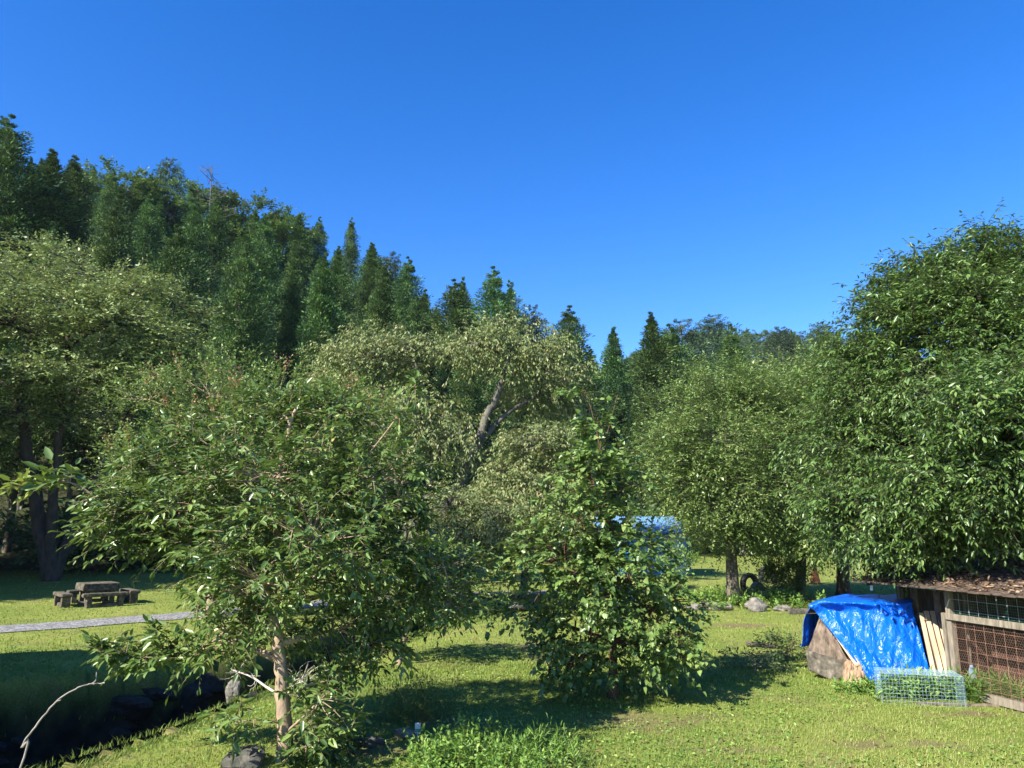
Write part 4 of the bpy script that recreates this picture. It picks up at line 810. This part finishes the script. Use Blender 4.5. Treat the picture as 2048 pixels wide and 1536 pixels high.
# local frame: x along wall towards the camera, y into the house (to the right)
hh = empty('hen_house', P0, hrz, 'weathered hen house with wire mesh front and leaf littered roof', 'hen house')
hy = Vector((-math.sin(hrz), math.cos(hrz), 0))   # local y in world
side = 1 if hy.dot(adir) > 0 else -1
def HB(name, c, s, mat, rot=None, bev=.006, jg=0, seed=0, parent=None): return part_box(name, (c[0], c[1]*side, c[2]), s, mat, parent or hh, rot, bev, jg, seed)
M['post_wood'] = noisemat('post_wood', (.11, .095, .07), (.29, .25, .19), 8, stretch=(3, 3, .5), bump=.4)
HB('post', (0, 0, .83), (.09, .09, 1.66), M['post_wood'], jg=.004); HB('post', (-.14, .02, .62), (.07, .07, 1.24), M['post_wood']); HB('post', (1.9, 0, .83), (.09, .09, 1.66), M['post_wood']); HB('post', (3.8, 0, .83), (.09, .09, 1.66), M['post_wood'])
HB('post', (-1.5, .45, .8), (.09, .09, 1.6), M['post_wood'])
HB('rail', (1.9, -.055, 1.2), (3.9, .04, .10), M['post_wood']); HB('rail', (1.9, .0, .08), (3.8, .08, .12), M['post_wood']); HB('rail', (1.9, 0, 1.62), (3.9, .07, .09), M['wood_dark'])
def wires(name, lines, rad, mat, parent, sides=3):
    v, f = tubes([(np.array(l, float)*np.array([1, side, 1]), np.full(len(l), rad)) for l in lines], sides); return link(name, npmesh(name, [(v, f)]), mat, parent)
M['rust'] = noisemat('rusty_wire', (.20, .10, .06), (.38, .22, .15), 30, rough=.7, bump=0); M['green_wire'] = noisemat('green_wire', (.03, .16, .11), (.06, .24, .17), 10, rough=.4, bump=0); M['zinc'] = noisemat('zinc_wire', (.35, .42, .45), (.5, .58, .62), 10, rough=.35, bump=0); M['hexw'] = noisemat('chicken_wire', (.26, .17, .12), (.36, .27, .2), 10, rough=.6, bump=0)
lines = [[(x, -.03, .12), (x, -.03, 1.18)] for x in np.arange(.12, 3.8, .17)]+[[(.05, -.032, z), (3.8, -.032, z)] for z in np.arange(.2, 1.18, .17)]
wires('reinforcing_mesh', lines, .0035, M['rust'], hh)
hx = []
c_ = .04
for i in range(int(2.4/c_)):
    for j in range(int(1.04/(c_*.9))):
        x = .05+i*c_; z = .13+j*c_*.9; o_ = (j % 2)*c_*.5
        hx.append([(x+o_, -.02, z), (x+o_, -.02, z+c_*.45)]); hx.append([(x+o_, -.02, z+c_*.45), (x+o_+c_*.5, -.02, z+c_*.9)]); hx.append([(x+o_, -.02, z+c_*.45), (x+o_-c_*.5, -.02, z+c_*.9)])
def fastwires(name, segs, rad, mat, parent):
    A = np.array([s[0] for s in segs])*np.array([1, side, 1]); B = np.array([s[1] for s in segs])*np.array([1, side, 1]); d = nrm(B-A); u_ = nrm(np.cross(d, np.array([.3, 1, .2]))); w_ = np.cross(d, u_); V = []
    for p_ in (A, B):
        for k in range(3): V.append(p_+rad*(math.cos(k*2.094)*u_+math.sin(k*2.094)*w_))
    V = np.stack(V, 1).reshape(-1, 3); o = np.arange(len(A))[:, None]*6; F = np.concatenate([o+np.array([[k, (k+1) % 3, 3+(k+1) % 3, 3+k]]) for k in range(3)]); return link(name, npmesh(name, [(V, F)]), mat, parent)
fastwires('chicken_wire', hx, .0011, M['hexw'], hh)
segs = [((x, .02, 1.25), (x, .02, 1.6)) for x in np.arange(.08, 3.8, .04)]+[((.05, .021, z), (3.8, .021, z)) for z in np.arange(1.26, 1.6, .04)]
fastwires('green_mesh', segs, .0016, M['green_wire'], hh)
segs = [((x, -.005, 1.25), (x, -.005, 1.6)) for x in np.arange(.2, 3.8, .17)]+[((.05, -.006, z), (3.8, -.006, z)) for z in (1.3, 1.47)]
fastwires('wire_grid', segs, .003, M['zinc'], hh)
M['red_earth'] = noisemat('red_earth', (.035, .017, .013), (.10, .05, .035), 6, bump=.6); M['straw'] = noisemat('straw', (.15, .11, .07), (.3, .24, .17), 14, bump=.8)
HB('back_wall', (1.2, 2.6, .8), (5.6, .05, 1.9), M['red_earth']); HB('partition', (-.2, 1.3, .8), (.04, 2.4, 1.5), M['red_earth']); HB('floor', (1.9, 1.25, .03), (3.9, 2.5, .05), M['straw'], jg=0)
HB('inner_panel', (1.9, .75, .5), (3.8, .04, .95), M['red_earth'])
for k in range(9): HB('wall_board', (-.22-k*.165, .47+.005*(k % 2), .78), (.155, .03, 1.5), M['wood_dark'] if k % 3 else M['board'], jg=.003, seed=k)
HB('window_frame', (-.35, .43, 1.38), (.22, .03, .18), M['post_wood'])
# roof (sloping up away from the eave) made of overlapping bark shingles
M['shingle'] = noisemat('bark_shingle', (.035, .025, .02), (.11, .08, .06), 9, bump=.8, c3=(.18, .135, .10), stretch=(1, 3, 1)); M['litter'] = leafmat('leaf_litter', [(0, (.05, .03, .018)), (.5, (.12, .075, .045)), (1, (.22, .16, .10))], rough=.7, trans=.1, tcol=(.2, .12, .05))
pitch = math.atan(.16); bm = bmesh.new(); rr_ = random.Random(4)
for row in range(14):
    for k in range(30):
        x = -1.72+k*.2+rr_.uniform(-.03, .03); d = -.22+row*.31; z = 1.66+.16*(d+.1)+rr_.uniform(0, .012)+.02
        box(bm, (x, d*side, z), (.2+rr_.uniform(-.02, .02), .36, .02), RX(side*(pitch-.03+rr_.uniform(-.02, .02))) @ RZ(rr_.uniform(-.06, .06)), 0)
bmobj('roof', bm, M['shingle'], hh)
for k in range(8): HB('rafter', (-1.6+k*.78, 1.9, 1.66+.16*2.0-.05), (.05, 4.2, .07), M['wood_dark'], RX(side*pitch))
HB('ridge_board', (-1.7, .3, 1.86), (.16, .5, .12), M['wood_dark'], RZ(.3)); 
n = 5200; rl = np.random.default_rng(77); lx = rl.uniform(-1.85, 4.2, n); ly = rl.uniform(-.35, 4.1, n)**1.0; k = rl.random(n) < (.35+.65*(nz2(lx*2, ly*3) > -.2)); lx = lx[k]; ly = ly[k]; lz = 1.66+.16*(ly+.1)+.05+rl.uniform(0, .03, len(lx))
ax = unit(len(lx), rl); ax[:, 2] *= .25; kk = rl.uniform(.6, 1.3, len(lx)); LV, LF = leaves(np.stack([lx, ly*side, lz], -1), ax, np.array([0, 0, 1.])+rl.normal(0, .4, (len(lx), 3)), .10*kk, .04*kk); vv = rl.random(len(lx))
lo = link('leaf_litter', npmesh('leaf_litter', [(LV, LF)], attr=[np.concatenate([vv, vv])]), M['litter']); lo.location = P0; lo.rotation_euler = (0, 0, hrz); tag(lo, 'dry brown fallen leaves lying over the hen house roof', 'leaf litter', kind='stuff')
# white tag hanging from the eave
q = P(1743, 1176, 13.7); o = part_box('hanging_tag', (0, 0, 0), (.05, .004, .09), M['white'], None, RX(.1), .001); o.location = q; tag(o, 'small white tag hanging from the left tip of the hen house eave', 'tag')
# sill log / concrete edging
pts = [G(1955, 1388), G(1990, 1398), G(2048, 1408), G(2120, 1420)]; v, f = tubes([(smoothpath([(p_.x, p_.y, .04) for p_ in pts], 16), np.full(16, .06))], 8); tag(link('edging_log', npmesh('edging_log', [(v, f)]), M['post_wood']), 'pale curved edging log along the foot of the hen house', 'log')
q = G(1880, 1412); o = part_box('weathered_plank', (0, 0, .01), (1.6, .09, .03), M['board'], None, RZ(R(-6)), .004); o.location = (q.x+.5, q.y, hz(q.x, q.y)+.005); tag(o, 'flat weathered plank lying in the grass at the right edge', 'plank')
# ---- tarpaulin over a stack of boards
M['tarp'], nt, b, out = newmat('tarpaulin'); b.inputs['Base Color'].default_value = (.002, .11, .66, 1); b.inputs['Roughness'].default_value = .3; b.inputs['Specular IOR Level'].default_value = .45
tcn = N(nt, 'ShaderNodeTexCoord'); mp = N(nt, 'ShaderNodeMapping'); mp.inputs['Scale'].default_value = (1, 1, .6); nt.links.new(tcn.outputs['Object'], mp.inputs[0])
v1 = N(nt, 'ShaderNodeTexVoronoi', feature='DISTANCE_TO_EDGE', Scale=9); v2 = N(nt, 'ShaderNodeTexNoise', Scale=5, Detail=4, Roughness=.6, Distortion=1.2); nt.links.new(mp.outputs[0], v2.inputs['Vector'])
mxv = N(nt, 'ShaderNodeMix', data_type='VECTOR'); mxv.inputs[0].default_value = .15; nt.links.new(mp.outputs[0], mxv.inputs[4]); nt.links.new(v2.outputs['Color'], mxv.inputs[5]); nt.links.new(mxv.outputs[1], v1.inputs['Vector'])
adn = N(nt, 'ShaderNodeMath', operation='ADD'); nt.links.new(v1.outputs['Distance'], adn.inputs[0]); nt.links.new(v2.outputs['Fac'], adn.inputs[1])
bpn = N(nt, 'ShaderNodeBump', Strength=.75, Distance=.05); nt.links.new(adn.outputs[0], bpn.inputs['Height']); nt.links.new(bpn.outputs[0], b.inputs['Normal'])
def lerp(a, b_, t): return a*(1-t)+b_*t
def patch(curves, nu, samples):
    """curves: list of rows, each a list of control points; returns grid"""
    rows = [smoothpath(c, nu) for c in curves]; rows = np.array(rows); out_ = []
    for j in range(nu): out_.append(smoothpath(rows[:, j], samples))
    return np.transpose(np.array(out_), (1, 0, 2))
def gridmesh(name, g):
    m_, n_ = g.shape[:2]; i = (np.arange(m_-1)[:, None]*n_+np.arange(n_-1)[None]).reshape(-1, 1); return g.reshape(-1, 3), i+np.array([[0, 1, n_+1, n_]])
back = [P(1690, 1189, 14.7), P(1760, 1190, 14.7), P(1835, 1188, 14.4)]
front = [P(1622, 1208, 13.7), P(1652, 1201, 13.6), P(1740, 1203, 13.5), P(1826, 1205, 13.4)]
m1 = [P(1634, 1228, 13.65), P(1700, 1222, 13.5), P(1770, 1222, 13.42), P(1830, 1225, 13.36)]
m2 = [P(1680, 1285, 13.4), P(1730, 1285, 13.3), P(1790, 1285, 13.25), P(1846, 1290, 13.22)]
m3 = [P(1720, 1335, 13.2), P(1760, 1335, 13.15), P(1800, 1335, 13.1), P(1858, 1335, 13.08)]
bot = [P(1752, 1374, 13.02), P(1785, 1376, 13.0), P(1825, 1374, 13.0), P(1868, 1374, 12.98)]
g = patch([[tuple(p_) for p_ in c] for c in (back, front, m1, m2, m3, bot)], 60, 80)
uu, vv2 = np.meshgrid(np.linspace(0, 1, 60), np.linspace(0, 1, 80)); fo = .02*np.sin(uu*23+3*np.sin(vv2*5))+.03*np.sin(uu*9-vv2*5+1)+.008*np.sin(uu*57+vv2*31)+.03*np.abs(np.sin(uu*14+vv2*2))*vv2
g[:, :, 1] += fo*np.clip((vv2-.12)*5, .25, 1); g[:, :, 2] += .01*np.sin(uu*19+vv2*9)*(vv2 < .25)
# left flap hanging in the shade
fl = patch([[tuple(p_) for p_ in c] for c in ([P(1655, 1197, 14.3), P(1622, 1208, 13.7)], [P(1640, 1235, 14.25), P(1612, 1238, 13.85)], [P(1634, 1288, 14.2), P(1602, 1294, 13.9)])], 20, 30)
fl[:, :, 0] += .02*np.sin(np.linspace(0, 9, 30))[:, None]+.015*np.sin(np.linspace(0, 12, 20))[None]
tme = npmesh('tarpaulin', [gridmesh('', g), gridmesh('', fl)]); tp_ = link('tarpaulin', tme, M['tarp']); md = tp_.modifiers.new('thick', 'SOLIDIFY'); md.thickness = .006; tag(tp_, 'bright blue crinkled tarpaulin draped over the board stack', 'tarpaulin')
# board stack beneath (left side visible)
def panel(name, corners, th, mat, label, cat, grooves=0, seed=0, group=None):
    """board standing between four world corners (tl, tr, br, bl)"""
    c = [np.array(x_) for x_ in corners]; nv = nrm(np.cross(c[1]-c[0], c[3]-c[0])); nu, nv_ = 24, 10
    r_ = np.random.default_rng(seed); uu, vv = np.meshgrid(np.linspace(0, 1, nu), np.linspace(0, 1, nv_)); A = (c[0]*(1-uu)[..., None]+c[1]*uu[..., None])*(1-vv)[..., None]+(c[3]*(1-uu)[..., None]+c[2]*uu[..., None])*vv[..., None]
    if grooves: A = A+nv*(.022*np.abs(np.sin(uu*grooves*math.pi))**.5+.008*r_.normal(size=uu.shape))[..., None]
    me = npmesh(name, [gridmesh('', A)]); o = link(name, me, mat); md = o.modifiers.new('thick', 'SOLIDIFY'); md.thickness = th; md.offset = 0; return tag(o, label, cat, group)
panel('board_sheet', (P(1640, 1236, 13.75), P(1672, 1280, 13.6), P(1708, 1345, 13.5), P(1612, 1308, 13.9)), .03, M['board'], 'upper grey brown sheet leaning under the tarpaulin edge', 'board', 7, 1)
panel('board_sheet', (P(1612, 1300, 13.8), P(1700, 1325, 13.55), P(1690, 1372, 13.4), P(1618, 1340, 13.7)), .04, M['wood_old'], 'lower sheet of the board stack, of dark old wood', 'board', 9, 2)
panel('bark_slab', (P(1692, 1318, 13.35), P(1728, 1332, 13.2), P(1722, 1372, 13.1), P(1688, 1370, 13.2)), .09, M['slab'], 'short barrel like bark slab at the front of the board stack', 'bark slab', 5, 3)
panel('board_sheet', (P(1668, 1270, 13.5), P(1676, 1268, 13.5), P(1722, 1330, 13.2), P(1712, 1334, 13.2)), .02, M['plank'], 'pale narrow batten along the diagonal tarpaulin edge', 'board', 0, 4)
core = empty('pallet_stack', (6.35, 14.0, 0), R(-12), 'stack of dark old timber hidden under the blue tarpaulin', 'timber stack')
for k in range(6): part_box('timber', (0, .05, .1+k*.19), (1.25, .85, .15), M['wood_dark'], core, jg=.01, seed=k)
o = part_box('timber_beam', (0, 0, 0), (1.2, .1, .09), M['wood_old'], None, None, .006); q = P(1640, 1222, 13.9); o.location = q; o.rotation_euler = (0, 0, R(8)); tag(o, 'pinkish grey beam end sticking out left from under the tarpaulin', 'beam')
# thin wires at the left of the tarpaulin
v, f = tubes([(smoothpath([P(1594, 1232, 13.8), P(1586, 1270, 13.8), P(1583, 1300, 13.8)], 8), np.full(8, .0025)), (smoothpath([P(1612, 1226, 13.8), P(1600, 1255, 13.8), P(1596, 1275, 13.8)], 8), np.full(8, .002))], 4); tag(link('hanging_wires', npmesh('hanging_wires', [(v, f)]), M['rust']), 'thin brown wires hanging from the beam end', 'wire')
# leaning planks
for i, (tx, ty, bx, by, w, lab) in enumerate([(1842, 1226, 1876, 1386, .065, 'first leaning plank, nearest the tarpaulin'), (1852, 1222, 1893, 1388, .075, 'second leaning plank from the tarpaulin, the palest'), (1864, 1222, 1905, 1388, .07, 'third leaning plank from the tarpaulin'), (1877, 1232, 1914, 1384, .045, 'last and thinnest leaning plank, next to the post')]):
    a = np.array(P(tx, ty, 13.15)); c = np.array(P(bx, by, 12.72-.03*i)); zz = hz(c[0], c[1]); d = nrm(a-c); L_ = np.linalg.norm(a-c); me_rot = Vector(d).to_track_quat('Z', 'Y').to_matrix(); o = part_box('leaning_plank', (0, 0, 0), (w, .028, L_), M['plank'], None, None, .003); o.location = (a+c)/2; o.rotation_euler = me_rot.to_euler(); tag(o, lab+', propped against the hen house', 'plank', 'planks leaning on the hen house')
# wire cage
cg = empty('wire_cage', G(1840, 1404), R(-14), 'low pale blue wire cage over the weeds in front of the tarpaulin', 'cage'); side = 1
def grid_panel(name, o_, ex, ez, w, h, st, rad):
    o_ = np.array(o_, float); ex = np.array(ex, float); ez = np.array(ez, float); s = [(o_+ex*x, o_+ex*x+ez*h) for x in np.arange(0, w+.001, st)]+[(o_+ez*z+.001, o_+ez*z+ex*w+.001) for z in np.arange(0, h+.001, st)]; return fastwires(name, s, rad, M['cage'], cg)
M['cage'] = noisemat('cage_wire', (.22, .36, .44), (.36, .50, .58), 10, rough=.4, bump=0)
W_, D_, H_ = 1.12, .5, .43
grid_panel('front_panel', (-W_/2, -D_/2, 0), (1, 0, 0), (0, 0, 1), W_, H_, .05, .0014); grid_panel('rear_panel', (-W_/2, D_/2, 0), (1, 0, 0), (0, 0, 1), W_, H_, .05, .0014)
grid_panel('side_panel', (-W_/2, -D_/2, 0), (0, 1, 0), (0, 0, 1), D_, H_, .05, .0014); grid_panel('side_panel', (W_/2, -D_/2, 0), (0, 1, 0), (0, 0, 1), D_, H_, .05, .0014); grid_panel('lid', (-W_/2, -D_/2, H_), (1, 0, 0), (0, 1, 0), W_, D_, .05, .0016)
# shovel
q = G(1962, 1392); sv = empty('shovel', (q.x, q.y+.1, 0), R(20), 'upturned shovel with blue grey blade and pale shaft beside the grass clump', 'shovel'); M['steel'] = noisemat('painted_steel', (.16, .26, .38), (.28, .38, .5), 6, rough=.4, bump=.1)
u_ = np.linspace(-1, 1, 11); t_ = np.linspace(0, 1, 14); gg = []
for t in t_:
    w = .085*min(1, math.sqrt(max(1-((t-.35)/.66)**2, .0)) if t > .35 else 1); gg.append([(w*a, .03*a*a+.02*t, .16+.28*t) for a in u_])
o = link('blade', npmesh('blade', [gridmesh('', np.array(gg))]), M['steel'], sv); md = o.modifiers.new('thick', 'SOLIDIFY'); md.thickness = .004
v, f = tubes([(np.array([[0, .02, .2], [.05, -.02, .12], [.22, -.12, .06], [.5, -.3, .03]]), np.array([.016, .017, .017, .017]))], 8); link('shaft', npmesh('shaft', [(v, f)]), M['white'], sv)
# old plank in the grass
q = G(1520, 1294); o = part_box('old_plank', (0, 0, 0), (.62, .14, .06), M['board'], None, None, .01, jg=.008, seed=5); o.location = (q.x, q.y, .05); o.rotation_euler = (0, R(4), R(-14)); tag(o, 'short weathered brown plank end lying on the lawn beside the small shrub', 'plank')
# house inferred outside the frame on the left, its shade fills the ditch
hs_ = empty('unseen_building', (-19.0, 6.3, 0), R(19-90), 'plain unseen house with a gabled roof left of the ditch', 'building'); M['plaster'] = noisemat('plaster', (.45, .42, .36), (.55, .52, .46), 2, bump=.1); M['tile'] = noisemat('roof_tile', (.06, .065, .07), (.12, .125, .13), 4, bump=.4)
part_box('wall', (0, 0, 3.2), (6, 9.4, 6.4), M['plaster'], hs_)
bm = bmesh.new()
vs = [bm.verts.new(v_) for v_ in ((-3.6, -5.1, 6.3), (3.6, -5.1, 6.3), (3.6, 5.1, 6.3), (-3.6, 5.1, 6.3), (0, -5.1, 8.6), (0, 5.1, 8.6))]
for f in ((0, 1, 4), (2, 3, 5), (1, 2, 5, 4), (3, 0, 4, 5), (3, 2, 1, 0)): bm.faces.new([vs[i] for i in f])
bmobj('roof', bm, M['tile'], hs_)
for k in (-2.6, 0, 2.6):
    w_ = part_box('window', (3.02, k, 3.6), (.06, 1.1, 1.2), M['wood_dark'], hs_); part_box('pane', (3.056, k, 3.6), (.01, .9, 1.0), wm, w_)
shade_block = empty('unseen_building', (-13.9, 3.6, 0), 0, 'unseen low flat roofed block added left of the ditch to shade it', 'building')  # unseen block added only to throw shade over the near part of the ditch
part_box('wall', (0, 0, 2.7), (5.6, 9.2, 5.4), M['plaster'], shade_block); part_box('roof', (0, 0, 5.5), (6.0, 9.6, .2), M['tile'], shade_block); part_box('door', (2.82, 1, 1.05), (.06, 1.6, 2.1), M['board'], shade_block)
part_box('door', (3.02, -3.9, 1.05), (.06, 1.0, 2.1), M['board'], hs_)
print('OBJECTS', len(COL.objects), 'POLYS', sum(len(m.polygons) for m in bpy.data.meshes))

# haze of the valley air
bm = bmesh.new(); box(bm, (0, 420, 57), (1500, 1100, 126)); hm = bpy.data.materials.new('haze'); hm.use_nodes = True; nt = hm.node_tree; nt.nodes.clear()
pv = nt.nodes.new('ShaderNodeVolumePrincipled'); ho = nt.nodes.new('ShaderNodeOutputMaterial'); pv.inputs['Color'].default_value = (.62, .78, 1, 1); pv.inputs['Density'].default_value = .00009; nt.links.new(pv.outputs[0], ho.inputs['Volume'])
tag(bmobj('haze', bm, hm), kind='stuff')
